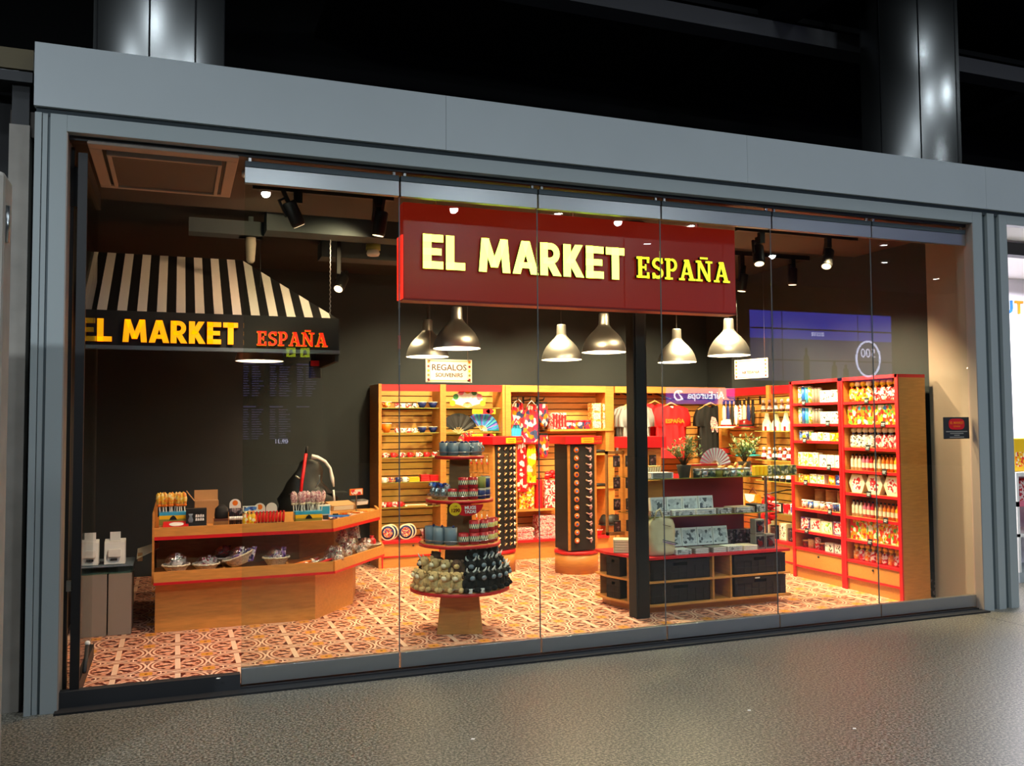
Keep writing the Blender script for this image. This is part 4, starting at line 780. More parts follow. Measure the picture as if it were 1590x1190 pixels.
# ================================================================ WALL UNITS (back)
def slatpanel(b, x0, x1, z0, z1, y, step=.078, t_=.02):
    b.box(x0, y, z0, x1, y + .02, z1, 'groove'); z = z0
    while z < z1 - .01:
        b.box(x0, y - t_, z + .012, x1, y, min(z + step, z1), 'slat'); z += step
    return b
def slatpanel_x(b, y0, y1, z0, z1, x, step=.078, t_=.02):
    b.box(x, y0, z0, x + .02, y1, z1, 'groove'); z = z0
    while z < z1 - .01:
        b.box(x - t_, y0, z + .012, x, y1, min(z + step, z1), 'slat'); z += step
    return b
SH = [1.80, 1.515, 1.235, .955, .675]
units = []
for i, (x0, x1, l) in enumerate(((1.745, 2.50, 'oak shelving unit with glass shelves and red header, left end of back wall'), (2.50, 3.265, 'oak shelving unit with fans behind the mug stand'))):
    t = empty('shelving_unit', (0, 0, .003), l, 'shelf', 'back wall shelving units')
    for xx in (x0, x1 - .035): part('side_panel', B().box(xx, 4.10, 0, xx + .035, 4.58, 2.07, 'oak'), t, .002)
    part('back_panel', slatpanel(B(), x0 + .035, x1 - .035, .30, 2.03, 4.46), t)
    part('header', B().box(x0 + .035, 4.12, 1.99, x1 - .035, 4.15, 2.065, 'red'), t)
    part('base_cabinet', B().box(x0 + .035, 4.11, 0, x1 - .035, 4.46, .27, 'oak_h').box(x0 + .035, 4.098, .115, x1 - .035, 4.11, .13, 'red'), t)
    part('base_top', B().box(x0 + .035, 4.09, .27, x1 - .035, 4.46, .30, 'red'), t)
    part('side_edge', B().box(x0 + .035, 4.095, 0, x0 + .05, 4.11, .27, 'red').box(x1 - .05, 4.095, 0, x1 - .035, 4.11, .27, 'red'), t, label='red edge strip')
    part('lock', B().ball((x0 + .4, 4.10, .24), .012, 'black', 8), t)
    for z in SH:
        part('glass_shelf', B().box(x0 + .037, 4.14, z - .008, x1 - .037, 4.44, z, 'shelf_glass').box(x0 + .037, 4.135, z - .008, x1 - .037, 4.14, z, 'olive'), t)
def rowx(k, nm, n, x0, x1, y, z, desc, where, cat, group, rz=0.0, jit=0.0, scale=None):
    for i in range(n):
        kk = k[i % len(k)] if isinstance(k, list) else k
        x = x0 + (x1 - x0)*(i + .5)/n
        place((nm,)+kk[1:], (x, y + random.uniform(-jit, jit), z), lab(desc, i, n, where), cat, group, rz=rz + random.uniform(-jit, jit)*5, scale=scale)
cup = lambda m1: kind(('cup', m1), lambda: m_mug(m1, r=.03, h=.055))
def m_bowl(m1, r=.05, h=.045): return ('', B().lathe([(r*.45, 0), (r*.8, h*.5), (r, h), (r*.95, h), (r*.7, h*.45), (.0001, .008)], m1, 20, capt=False).mesh('bowl'), [('rim', B().lathe([(r-.003, h-.004), (r+.002, h-.004), (r+.002, h+.002), (r-.003, h+.002)], 'white', 20, capb=False, capt=False).mesh('rim'))])
bowl = lambda m1, r=.05, h=.045: kind(('bowl', m1, r, h), lambda: m_bowl(m1, r, h))
sh_n = ['top shelf', 'second shelf', 'third shelf', 'fourth shelf', 'fifth shelf', 'base top']
X0 = 1.79
rowx(bowl('p_candy', .06, .07), 'bowl', 1, X0, X0+.14, 4.22, 1.80, 'large orange painted pot', 'at left of the top shelf, left back unit', 'pot', None)
rowx([cup('p_redwhite'), cup('p_white')], 'cup', 4, X0+.16, X0+.42, 4.2, 1.80, 'small painted cup', 'top shelf of the left unit', 'cup', 'cups, top shelf')
rowx(bowl('navy', .055, .07), 'bowl', 2, X0+.42, X0+.68, 4.2, 1.80, 'navy painted bowl', 'top shelf of the left unit', 'bowl', 'navy bowls, top shelf')
rowx(bowl('orange', .062, .11), 'bowl', 1, X0, X0+.14, 4.22, 1.515, 'tall orange and red pot', 'at left of the second shelf, left back unit', 'pot', None)
rowx([cup('p_redwhite'), cup('p_white')], 'cup', 4, X0+.16, X0+.42, 4.2, 1.515, 'small painted cup', 'second shelf of the left unit', 'cup', 'cups, second shelf')
rowx(bowl('navy', .055, .07), 'bowl', 2, X0+.42, X0+.68, 4.2, 1.515, 'navy painted bowl', 'second shelf of the left unit', 'bowl', 'navy bowls, second shelf')
rowx([cup('p_redwhite'), cup('red')], 'cup', 7, X0, X0+.68, 4.2, 1.235, 'small red and white cup', 'third shelf of the left unit', 'cup', 'cups, third shelf')
rowx([cup('white'), cup('p_mosaic'), cup('navy')], 'cup', 4, X0, X0+.32, 4.2, .955, 'small multicolour cup', 'fourth shelf of the left unit', 'cup', 'cups, fourth shelf')
for i in range(4): pack('flat_plate', .12, .10, .012, 'yellow', 'yellow', (X0+.33, 4.18, .955 + i*.0125), f'yellow square dish, {("lowest", "second from bottom", "third from bottom", "topmost")[i]} of the stack on the fourth shelf', 'dish', 'yellow dishes')
for i in range(3): pack('red_tin', .10, .11, .025, 'red', 'bright_red', (X0+.47, 4.18, .955 + i*.026), f'red flat box, {("lowest", "middle", "topmost")[i]} of the left red stack, fourth shelf', 'box', 'red boxes')
for i in range(3): pack('red_tin', .10, .11, .025, 'bright_red', 'red', (X0+.58, 4.18, .955 + i*.022), f'red flat box, {("lowest", "middle", "topmost")[i]} of the right red stack, fourth shelf', 'box', 'red boxes')
rowx([cup('p_redwhite'), cup('red')], 'cup', 4, X0, X0+.26, 4.2, .675, 'small red patterned cup', 'fifth shelf of the left unit', 'cup', 'cups, fifth shelf')
pack('long_dish', .26, .12, .015, 'cream', 'oak_h', (X0+.28, 4.17, .675), 'long pale flat dish on the fifth shelf of the left unit', 'dish')
rowx(bowl('p_mosaic', .05, .05), 'bowl', 1, X0+.56, X0+.68, 4.2, .675, 'small mosaic bowl', 'at right of the fifth shelf, left back unit', 'bowl', None)
def m_plate(): 
    b = B().lathe([(.085, 0), (.09, .01), (.0001, .012)], 'navy', 24); return ('', b.mesh('pl'), [('painted_centre', B().lathe([(.055, .0125), (.055, .014)], 'p_mosaic', 20).mesh('c')), ('rim_band', B().lathe([(.075, .011), (.09, .011), (.09, .0135), (.075, .0135)], 'cream', 24, capb=False, capt=False).mesh('r'))])
for i, x in enumerate((1.87, 1.92, 2.08, 2.13)):
    place(('painted_plate',)+kind('plate', m_plate)[1:], (x, 4.20 + (.06 if i % 2 else 0), .385), lab('navy painted plate standing upright', i, 4, 'on the red base, left unit'), 'plate', 'painted plates', rot=(PI/2 - .15, 0, 0))
place(('bowl',)+bowl('p_pinkbar', .085, .10)[1:], (2.34, 4.22, .30), 'pink and white bowl on the red base of the left back unit', 'bowl')
# second unit: fans
def m_fan(r, cols, n=14, a0=15, a1=165, dots=None):
    b = B()
    for i in range(n):
        t0, t1 = [math.radians(a0 + (a1-a0)*(i+k)/n) for k in (0, 1)]; y0, y1 = (0, .006) if i % 2 else (.006, 0)
        q = [(r*.3*math.cos(t0), y0, r*.3*math.sin(t0)), (r*math.cos(t0), y0, r*math.sin(t0)), (r*math.cos(t1), y1, r*math.sin(t1)), (r*.3*math.cos(t1), y1, r*.3*math.sin(t1))]
        b.slab(q, (0, .002, 0), cols[i % len(cols)])
    st = B()
    for i in range(0, n+1, 2):
        t0 = math.radians(a0 + (a1-a0)*i/n); st.slab([(0, .004, -.004), (0, .004, .004), (r*.34*math.cos(t0) , .004, r*.34*math.sin(t0)+.003), (r*.34*math.cos(t0), .004, r*.34*math.sin(t0)-.003)], (0, .002, 0), 'cream')
    ps = [('ribs', st.mesh('ribs'))]
    if dots:
        d = B()
        for i, c in enumerate(dots):
            t0 = math.radians(a0 + (a1-a0)*i/(len(dots)-1)); d.lathe([(.034, 0), (.034, .004)], c, 14)
            k = len(d.v) - 28
            for q in range(k, len(d.v)): x, y, z = d.v[q]; d.v[q] = (x + r*.92*math.cos(t0), -z - .002, y + r*.92*math.sin(t0))
        ps.append(('coloured_dots', d.mesh('dots')))
    return ('folding_fan', b.mesh('fan'), ps)
place(kind('fan_w', lambda: m_fan(.21, ['white'], dots=['yellow', 'pink', 'green', 'yellow', 'pink', 'green', 'yellow'])), (2.83, 4.20, 1.81), 'white folding fan edged with coloured dots above the mug stand', 'fan')
place(kind('fan_b', lambda: m_fan(.22, ['teal', 'blue', 'light_blue', 'purple', 'blue'], 20, 0, 130)), (3.0, 4.19, 1.53), 'open blue, teal and purple folding fan behind the mug stand', 'fan')
place(kind('fan_k', lambda: m_fan(.24, ['soft_black', 'charcoal'], 12, 20, 150)), (2.72, 4.21, 1.50), 'dark lace folding fan left of the blue fan', 'fan')
place(kind('fan_r', lambda: m_fan(.16, ['red', 'p_mosaic'], 12, 20, 160)), (2.85, 4.17, 1.37), 'red folding fan just above the grey mugs', 'fan')
for i, z in enumerate((1.73, 1.44)):
    o = pack('shelf_sign', .29, .012, .055, 'yellow', 'yellow', (2.86, 4.12, z), ('yellow and red shelf sign below the white fan', 'yellow and red shelf sign below the blue fan')[i], 'sign')
    part('red_print', B().prism([(.22 + .05*math.cos(a*PI/8), .03 + .028*math.sin(a*PI/8)) for a in range(16)], -.003, 0, 'red', 'y').box(.13, -.003, .0, .22, 0, .055, 'red'), o); ob('sign_text', text('EASY PLAY', .022, 'maroon', .0005), o, (.07, -.004, .03))
for i in range(5): place(mugk('g', 'grey_blue'), (2.60 + i*.13, 4.25, 1.235), lab('grey mug', i, 5, 'on the back glass shelf behind the mug stand'), 'mug', 'back shelf mugs')
for i in range(4): place(('bowl',)+bowl('p_mosaic')[1:], (2.62 + i*.15, 4.25, .30), lab('mosaic bowl', i, 4, 'on the red base of the fan unit'), 'bowl', 'back base bowls')
# slatwall bays
t = empty('slatwall_bay', (0, 0, .003), 'light oak slatwall bay with aprons, shelves and red-topped base between the spinners', 'wall shelf')
part('frame', B().box(3.27, 4.10, 0, 3.34, 4.58, 2.07, 'oak').box(4.62, 4.16, 0, 4.74, 4.58, 2.07, 'oak').box(3.34, 4.14, 1.99, 4.62, 4.56, 2.07, 'oak_h'), t, .002)
part('slat_panel', slatpanel(B(), 3.34, 4.62, .30, 1.99, 4.44), t)
part('base_cabinet', B().box(3.34, 4.11, 0, 4.62, 4.42, .20, 'oak_h'), t); part('base_top', B().box(3.34, 4.08, .20, 4.62, 4.42, .225, 'red'), t)
part('lock', B().ball((3.95, 4.10, .16), .012, 'black', 8), t)
part('shelf', B().box(3.86, 4.14, 1.515, 4.72, 4.42, 1.54, 'oak_h'), t, label='pale oak shelf'); part('shelf', B().box(3.38, 4.14, .56, 4.0, 4.42, .585, 'oak_h'), t); part('shelf', B().box(4.40, 4.14, 1.215, 4.74, 4.42, 1.235, 'oak_h'), t); part('shelf', B().box(4.40, 4.14, .80, 4.74, 4.42, .82, 'oak_h'), t)
t = empty('slatwall_bay', (0, 0, .003), 'wide light oak slatwall bay where the shirts hang, at the right of the back wall', 'wall shelf')
SHIRT_BAY = t; part('frame', B().box(4.75, 4.14, 1.99, 6.38, 4.56, 2.07, 'oak_h').box(6.34, 4.2, 0, 6.41, 4.58, 2.07, 'oak'), t); part('slat_panel', slatpanel(B(), 4.75, 6.36, .20, 1.99, 4.44), t)
part('base_cabinet', B().box(4.75, 4.15, 0, 6.36, 4.42, .30, 'oak_h'), t); part('base_top', B().box(4.75, 4.12, .30, 6.36, 4.42, .33, 'red'), t)
t = tag(ob('headwear', B().lathe([(.14, 0), (.15, .05), (.11, .12), (.03, .15)], 'black', 20, sy=.8).mesh('cap'), None, (4.70, 4.22, .345)), 'glossy black rounded helmet-like hat on the red base behind the island', 'hat'); part('brim', B().lathe([(.155, 0), (.155, .012)], 'black', 20, sy=.8), t)
place(('red_cup',)+bowl('red', .05, .07)[1:], (4.53, 4.2, .225), 'small red cup left of the glossy black hat', 'cup')
for i, z in enumerate((1.235, .82)):
    o = tag(ob('belt', B().tube([(0, 0, .02), (.09, -.02, .03), (.2, .0, .025), (.27, .02, .02)], [.02, .022, .018, .012], 'black', 8).mesh('b'), None, (4.44, 4.2, z)), ('black rolled scarf on the upper small shelf beside the dark post', 'black rolled scarf on the lower small shelf beside the dark post')[i], 'scarf'); part('buckle', B().ball((.02, -.02, .03), (.02, .01, .015), 'brown', 8), o)
def m_apron(m1, w_, h_):
    n = 10; b = B(); v = []; 
    for j, z in enumerate((0, -h_*.33, -h_*.66, -h_)):
        ww = w_*(.55 if j == 0 else 1.0)
        for i in range(n+1): x = -ww/2 + ww*i/n; v.append((x, .014*math.sin(i*1.9 + j*.6), z))
    f = [(j*(n+1)+i, (j+1)*(n+1)+i, (j+1)*(n+1)+i+1, j*(n+1)+i+1) for j in range(3) for i in range(n)]
    v2 = [(x, y + .006, z) for x, y, z in v]; k = len(v)
    b.add(v + v2, f + [tuple(k + q for q in g)[::-1] for g in f] + [(i, k+i, k+i+1, i+1) for i in range(n)], m1, True)
    return ('apron', b.mesh('apron'), [('strap', B().tube([(-w_*.25, 0, 0), (0, 0, .05), (w_*.25, 0, 0)], .004, 'white', 5).mesh('s')), ('trim', B().box(-w_/2, -.018, -h_-.02, w_/2, .02, -h_, 'red').mesh('tr'))])
def hook(loc, l): 
    o = tag(ob('display_hook', B().tube([(0, 0, 0), (0, -.22, .0), (0, -.24, .03)], .008, 'black', 6).mesh('hook'), None, loc), l, 'hook', 'slatwall hooks'); part('hook_plate', B().box(-.012, -.005, -.04, .012, 0, .04, 'black'), o)
for i, x in enumerate((3.46, 3.62, 3.80)): hook((x, 4.415, 1.90), lab('black display hook', i, 3, 'at the top of the apron bay'))
hook((3.80, 4.415, 1.52), 'black display hook carrying the lower oven gloves'); hook((3.62, 4.415, 1.05), 'long black display hook empty above the paper bags')
AP = [('p_floral', .22, .62, 3.47, 4.20, 1.86, 'flower patterned apron, left one hanging on the slatwall'), ('p_floral', .20, .45, 3.62, 4.14, 1.84, 'flower and dot patterned apron, right one on the slatwall'), ('cloth_yellow', .12, .55, 3.63, 4.17, 1.45, 'yellow patterned long cloth hanging under the aprons'), ('cloth_dots', .13, .60, 3.50, 4.16, 1.42, 'red cloth with white dots hanging under the aprons'), ('light_blue', .13, .18, 3.42, 4.13, 1.60, 'pale blue cloth at the left of the hanging aprons')]
for m1, w_, h_, x, y, z, l in AP: place(kind(('ap', m1, w_, h_), lambda: m_apron(m1, w_, h_)), (x, y, z), l, 'apron')
def m_mitt(): return ('oven_glove', B().prism([(-.06, .28), (.06, .28), (.085, .12), (.07, .02), (.03, -.02), (-.04, 0), (-.08, .06)], 0, .022, 'p_floral', 'y').mesh('mitt', .005), [('cuff', B().prism([(-.062, .26), (.062, .26), (.062, .285), (-.062, .285)], -.002, .024, 'soft_black', 'y').mesh('cuff'))])
for lv, z in enumerate((1.56, 1.18)):
    for i in range(4): place(kind('mitt', m_mitt), (3.80, 4.18 + i*.05, z + .03), f'flowered oven glove, {("front one", "second", "third", "rearmost")[i]} of the {("upper", "lower")[lv]} bunch on the slatwall', 'oven glove', 'oven gloves', rz=.5)
def m_tote(m1, w_=.2, h_=.26): return ('', B().box(-w_/2, 0, 0, w_/2, .07, h_, m1).mesh('tb', .004), [('handles', B().tube([(-w_*.25, 0, h_), (-w_*.2, 0, h_+.06), (w_*.2, 0, h_+.06), (w_*.25, 0, h_)], .004, 'red', 6).mesh('hd'))])
for i, (m1, x, l) in enumerate((('p_candy', 3.56, 'yellow flowered gift bag on the low shelf between the spinners'), ('bright_red', 3.73, 'plain red gift bag on the low shelf between the spinners'), ('p_redwhite', 3.90, 'red and white printed gift bag on the low shelf'))):
    place(('gift_bag',)+kind(('tb', m1), lambda: m_tote(m1, .19 if i != 1 else .08, .34))[1:], (x, 4.17, .59), l, 'bag')
b = B()
for q in range(8): b.ball((.05*math.cos(q), .02*math.sin(q*2), .03*math.sin(q*1.7)), (.04, .03, .03), 'bright_red', 8)
o = tag(ob('bow_decoration', b.mesh('bow'), None, (3.88, 4.18, .99)), 'big red ribbon bow on top of the printed gift bags', 'bow'); part('white_tag', B().lathe([(.02, -.004), (.02, .004)], 'white', 12, (-.06, -.03, 0)), o)
for st, x in enumerate((3.50, 3.80)):
    for i in range(3 if st == 0 else 6):
        pack('folded_towel', .24, .2, .045, 'p_redwhite', 'p_pinkbar', (x - .1 + random.uniform(-.015, .015), 4.14, .226 + i*.0465), f'folded pinkish towel, {("lowest", "second", "third", "fourth", "fifth", "topmost")[i]} of the {("left", "right")[st]} pile between the spinners', 'towel', 'folded towels')
for i in range(5): pack('gift_bag_flat', .035, .16, .20, 'p_redwhite', 'bright_red', (3.90 + i*.038, 4.16, 1.543), lab('red and white flowered box', i, 5, 'at the left of the pale oak shelf'), 'box', 'flowered boxes')
for i in range(4):
    place(('tea_tin',)+kind('tinr', lambda: ('', B().lathe([(.04, 0), (.045, .01), (.045, .10), (.04, .11)], 'p_floral', 16).mesh('t'), [('lid', B().lathe([(.046, .085), (.046, .105)], 'red', 16).mesh('l'))]))[1:], (4.14 + i*.085, 4.22, 1.543), lab('flowered round tin', i, 4, 'in the middle of the pale oak shelf'), 'tin', 'round tins')
for c in range(2):
    for r_ in range(3): pack('patterned_box', .13, .12, .105, 'p_orange', 'p_pinkbar', (4.44 + c*.145, 4.17, 1.543 + r_*.107), f'patterned tan box, {("lowest", "middle", "topmost")[r_]} of the {("left", "right")[c]} stack on the oak shelf', 'box', 'patterned tan boxes')
# shirts
def m_shirt(m1, w_=.44, h_=.62, sl=.0):
    out = [(-.09, 0), (-.05, -.03), (.05, -.03), (.09, 0), (w_/2-.03, -.04), (w_/2+.05, -.24), (w_/2-.02, -.27), (w_/2-.03, -.2), (w_/2-.04, -h_), (-w_/2+.04, -h_), (-w_/2+.03, -.2), (-w_/2+.02, -.27), (-w_/2-.05, -.24), (-w_/2+.03, -.04)]
    b = B(); n = 14; v = []
    rows = [(0, .10), (-.04, w_/2 - .02), (-.14, w_/2 + .02), (-.26, w_/2 + .03), (-.27, w_/2 - .035), (-.42, w_/2 - .035), (-h_, w_/2 - .03)]
    for (z, hw) in rows:
        for i in range(n+1):
            u = -1 + 2*i/n; v.append((u*hw, -.045*(1-u*u) + .012*math.sin(i*2.1 + z*6), z - (.035*(1 - min(1, abs(u)*1.6)) if z == 0 else 0)))
    m_ = n+1; f = [(j*m_+i, (j+1)*m_+i, (j+1)*m_+i+1, j*m_+i+1) for j in range(len(rows)-1) for i in range(n)]; k = len(v)
    v2 = [(x, .05 - y*.3, z) for x, y, z in v]
    b.add(v + v2, f + [tuple(k + q for q in g)[::-1] for g in f] + [(j*m_, k+j*m_, k+(j+1)*m_, (j+1)*m_) for j in range(len(rows)-1)] + [(j*m_+n, (j+1)*m_+n, k+(j+1)*m_+n, k+j*m_+n) for j in range(len(rows)-1)], m1, True)
    hg = B().tube([(-.17, 0, -.05), (0, 0, .035), (.17, 0, -.05)], [.008, .012, .008], 'wood_hanger', 8).tube([(0, 0, .03), (0, 0, .06), (.015, 0, .075), (0, 0, .09)], .003, 'steel', 5)
    return ('t_shirt', b.mesh('shirt'), [('hanger', hg.mesh('hanger'))])
o = place(kind('sh_r', lambda: m_shirt('cloth_red', .47, .66)), (5.44, 3.95, 1.83), 'front red t-shirt with orange print on a wooden hanger', 't-shirt', rz=-.15); ob('print', text('ESPAÑA', .07, 'orange', .001, .002), o, (0.02, -.062, -.20)); part('neck_label', B().box(-.02, -.02, -.045, .02, -.015, -.01, 'white'), o)
place(kind('sh_r', 0), (5.36, 4.22, 1.86), 'rear red t-shirt half hidden behind the front red one', 't-shirt', rz=-.15)
for i in range(3): place(kind('sh_g', lambda: m_shirt('cloth_grey', .42, .60)), (4.94 + i*.02, 3.93 + i*.13, 1.83), f'light grey t-shirt, {("front", "middle", "rear")[i]} one behind the dark post', 't-shirt', 'grey t-shirts', rz=-.1)
for i in range(2):
    o = place(kind('sh_b', lambda: m_shirt('cloth_black', .36, .66)), (6.02 + i*.06, 3.95 + i*.12, 1.83), ('front black t-shirt with pale animal print near the corner', 'rear black t-shirt near the corner of the slatwall')[i], 't-shirt', rz=-.2)
    if i == 0: part('animal_print', B().prism([(-.05, 0), (-.03, -.12), (-.01, -.12), (0, -.06), (.04, -.13), (.05, -.12), (.05, -.02), (.02, .06), (-.03, .08)], -.060, -.056, 'p_pinkbar', 'y'), o, loc=(0.02, 0, -.22))
for x, l in ((4.95, 'black sloping display arm holding the grey t-shirts'), (5.42, 'black sloping display arm holding the red t-shirts'), (6.05, 'black sloping display arm holding the black t-shirts')):
    o = ob('display_arm', B().tube([(0, 0, .12), (.02, -.5, .0)], .012, 'black', 6).mesh('arm'), SHIRT_BAY, (x - .02, 4.415, 1.90)); part('arm_plate', B().box(-.03, -.01, .07, .03, 0, .17, 'black'), o)
# signs hanging above the units
def tile_sign(loc, rz, l, l1, l2, s1, s2):
    t = empty('hanging_sign', loc, l, 'sign', None, rz)
    part('sign_board', B().box(-.22, 0, -.105, .22, .012, .105, 'white'), t, .002)
    b = B()
    for sx in (-1, 1):
        for q in range(5): b.lathe([(.012, 0), (.012, .002)], ('dark_red', 'olive', 'yellow', 'dark_red', 'orange')[q], 8)
        for q in range(5):
            k = len(b.v) - 16*(5-q)
            for r_ in range(k, k+16): x, y, z = b.v[r_]; b.v[r_] = (x + sx*.195, -z, y - .08 + q*.04)
    b.box(-.205, -.001, .082, .205, 0, .098, 'cream').box(-.205, -.001, -.098, .205, 0, -.082, 'cream').box(-.17, -.0015, .086, .17, 0, .090, 'olive').box(-.17, -.0015, -.092, .17, 0, -.088, 'yellow').box(-.21, -.001, -.1, -.175, 0, .1, 'cream').box(.175, -.001, -.1, .21, 0, .1, 'cream')
    part('painted_border', b, t)
    ob('sign_text', text(l1, s1, 'brown', .001, .001), t, (0, -.003, .028)); ob('sign_text', text(l2, s2, 'brown', .001, .001), t, (0, -.003, -.04))
    part('cords', B().tube([(-.18, .006, .105), (-.18, .006, 1.25)], .0015, 'silver', 4).tube([(.18, .006, .105), (.18, .006, 1.25)], .0015, 'silver', 4), t)
tile_sign((1.94, 2.0, 2.095), 0, 'white tile sign with flowered border reading REGALOS SOUVENIRS', 'REGALOS', 'SOUVENIRS', .078, .05)
tile_sign((5.43, 2.28, 2.19), -1.3, 'bright white tile sign with flowered border above the right corner shelves', '', 'ARTESANIA', .06, .045)

# ================================================================ MAGNET SPINNERS
def spinner(x, y, rz, l, s=.185, hooks=False):
    t = empty('spinner_rack', (x, y, .003), l, 'display rack', 'spinner racks', rz)
    part('round_base', B().lathe([(.235, 0), (.235, .205)], 'oak', 40), t); part('base_rim', B().lathe([(.24, .205), (.24, .235)], 'red', 40), t)
    part('core', B().box(-s, -s, .25, s, s, 1.38, 'oak').lathe([(.08, .235), (.08, .25)], 'black', 16), t, .003)
    part('magnet_panel', B().box(-s + .03, -s - .006, .25, s - .03, -s, 1.38, 'soft_black'), t)
    if not hooks: part('magnet_panel', B().box(-s - .006, -s + .01, .25, -s, s - .01, 1.38, 'soft_black'), t)
    part('header', B().box(-s - .045, -s - .045, 1.385, s + .045, s + .045, 1.47, 'red'), t, .003)
    part('price_label', B().box(-.03, -s - .049, 1.395, .12, -s - .045, 1.455, 'yellow'), t); part('text_line', B().box(-.01, -s - .051, 1.434, .10, -s - .049, 1.442, 'orange').box(0, -s - .051, 1.41, .09, -s - .049, 1.418, 'orange'), t); ob('price_text', text('1x4,99', .024, 'orange', .0005), t, (.17, -s - .047, 1.445)); ob('price_text', text('3x9,99', .032, 'orange', .0005, .001), t, (.17, -s - .047, 1.413))
    return t
SP2 = spinner(3.71, 3.10, 0.0, 'spinner rack with black magnet panels and red header, middle of the shop', s=.172)
SP1 = spinner(2.90, 3.50, .42, 'spinner rack behind the mug stand, keyring hooks left, dark figure columns right', hooks=True)
def on(t, lx, ly, lz):
    c, s_ = math.cos(t.rotation_euler.z), math.sin(t.rotation_euler.z); return (t.location.x + lx*c - ly*s_, t.location.y + lx*s_ + ly*c, lz)
for i in range(12):
    z = 1.325 - i*.088
    w_ = ('topmost', 'second', 'third', 'fourth', 'fifth', 'sixth', 'seventh', 'eighth', 'ninth', 'tenth', 'eleventh', 'lowest')[i]
    place(kind('mag_r', lambda: ('fridge_magnet', B().lathe([(.026, 0), (.030, .006), (.024, .012), (.0001, .014)], 'orange', 16).mesh('m'), [('painted_centre', B().lathe([(.014, .0135), (.014, .017)], 'p_blue', 12).mesh('c'))])), on(SP2, -.075, -.180, z), f'round orange magnet, {w_} of the column on the middle spinner', 'magnet', 'round magnets', rot=(PI/2, 0, 0))
    place(kind('mag_l', lambda: ('fridge_magnet', B().tube([(-.03, 0, .025), (.0, -.006, .012), (.02, -.006, .02), (.025, -.006, .005), (.01, -.006, -.012), (.018, -.006, -.03)], [.006, .01, .012, .01, .012, .006], 'p_pinkbar', 6).mesh('m'), [('magnet_tip', B().ball((-.032, 0, .026), .009, 'tan', 6).mesh('c'))])), on(SP2, .075, -.182, z), f'pink animal-shaped magnet, {w_} of the right column, middle spinner', 'magnet', 'shaped magnets')
for i in range(16):
    z = 1.34 - i*.069
    for c, (lx, m1, nm) in enumerate(((-.115, 'orange', 'orange drop magnet'), (-.02, 'brown', 'dark brown figure magnet'), (.06, 'brown', 'dark brown figure magnet'), (.125, 'p_pinkbar', 'pinkish figure magnet'))):
        place(kind(('mf', c), lambda: ('fridge_magnet', B().lathe([(.004, -.022), (.013, -.008), (.010, .006), (.006, .022)], m1, 8, sy=.7).tube([(-.01, -.004, -.01), (.018, -.008, .012)], .005, 'tan' if c else 'cream', 5).mesh('m'), [('magnet_base', B().box(-.012, .004, -.024, .012, .008, .02, 'soft_black').mesh('c'))])), on(SP1, lx, -.20, z), f'{nm}, row {i+1} from top, column {c+1}, on the rear spinner', 'magnet', 'figure magnets', rz=.42)
for r_ in range(5):
    for c in range(4):
        o = place(kind('keyring', lambda: ('keyring', B().tube([(.014*math.cos(a*PI/6), 0, .014*math.sin(a*PI/6) - .03) for a in range(12)], .002, 'silver', 4, True).mesh('k'), [('pendant', B().ball((0, 0, -.065), (.012, .006, .022), 'p_sil', 8).mesh('p')), ('peg', B().tube([(0, .03, 0), (0, -.03, 0), (0, -.035, .01)], .003, 'steel', 4).mesh('pg')), ('charm', B().ball((.008, 0, -.095), (.01, .006, .012), 'red' if True else '', 8).mesh('c'))])), on(SP1, -.225, -.13 + c*.085, 1.28 - r_*.2), f'silver keyring with charm, row {r_+1} from top, peg {c+1}, on the rear spinner', 'keyring', 'keyrings', rz=.42 - PI/2)

# ================================================================ BOOK ISLAND
IX0, IX1, IY0, IY1 = 3.34, 4.72, .88, 1.50
t = empty('book_island', (0, 0, .003), 'oak island rack with red board top, crates below and two glass shelves', 'display')
poly = [(3.31, .85), (4.77, .85), (4.77, 1.52), (3.16, 1.52), (3.16, 1.32)]
inn = [(3.36, .93), (4.68, .93), (4.68, 1.5), (3.22, 1.5), (3.22, 1.34)]
part('plinth', B().prism(inn, 0, .06, 'oak'), t); part('bottom_board', B().prism(poly, .06, .08, 'oak_h'), t, .002); part('middle_board', B().prism(poly, .255, .272, 'oak_h'), t, .002)
part('top_board', B().prism(poly, .452, .475, 'red'), t, .002, 'red top board')
for x in (3.96, 4.14): part('upright', B().box(x, .86, .08, x + .018, 1.50, .452, 'oak'), t)
part('upright', B().slab([(3.24, 1.07, .08), (3.255, 1.05, .08), (3.255, 1.05, .452), (3.24, 1.07, .452)], (.3, .25, 0), 'oak'), t)
part('back_board', B().box(3.2, 1.49, .08, 4.74, 1.505, .452, 'oak_dark'), t)
part('pillar', B().box(3.45, 1.10, .475, 3.62, 1.40, 1.10, 'oak'), t, .003); part('pillar', B().box(3.625, 1.18, .475, 4.52, 1.32, 1.11, 'dark_red'), t, .003, 'dark red centre panel')
for z, x0, x1 in ((1.125, 3.36, 5.02), (.80, 3.40, 4.72)): part('glass_shelf', B().box(x0, .95, z - .006, x1, 1.55, z, 'shelf_glass').box(x0, .945, z - .008, x1, .95, z, 'olive'), t)
part('shelf_bracket', B().box(4.78, 1.2, .475, 4.80, 1.22, 1.117, 'steel').box(4.70, 1.2, .475, 4.72, 1.22, .79, 'steel'), t)
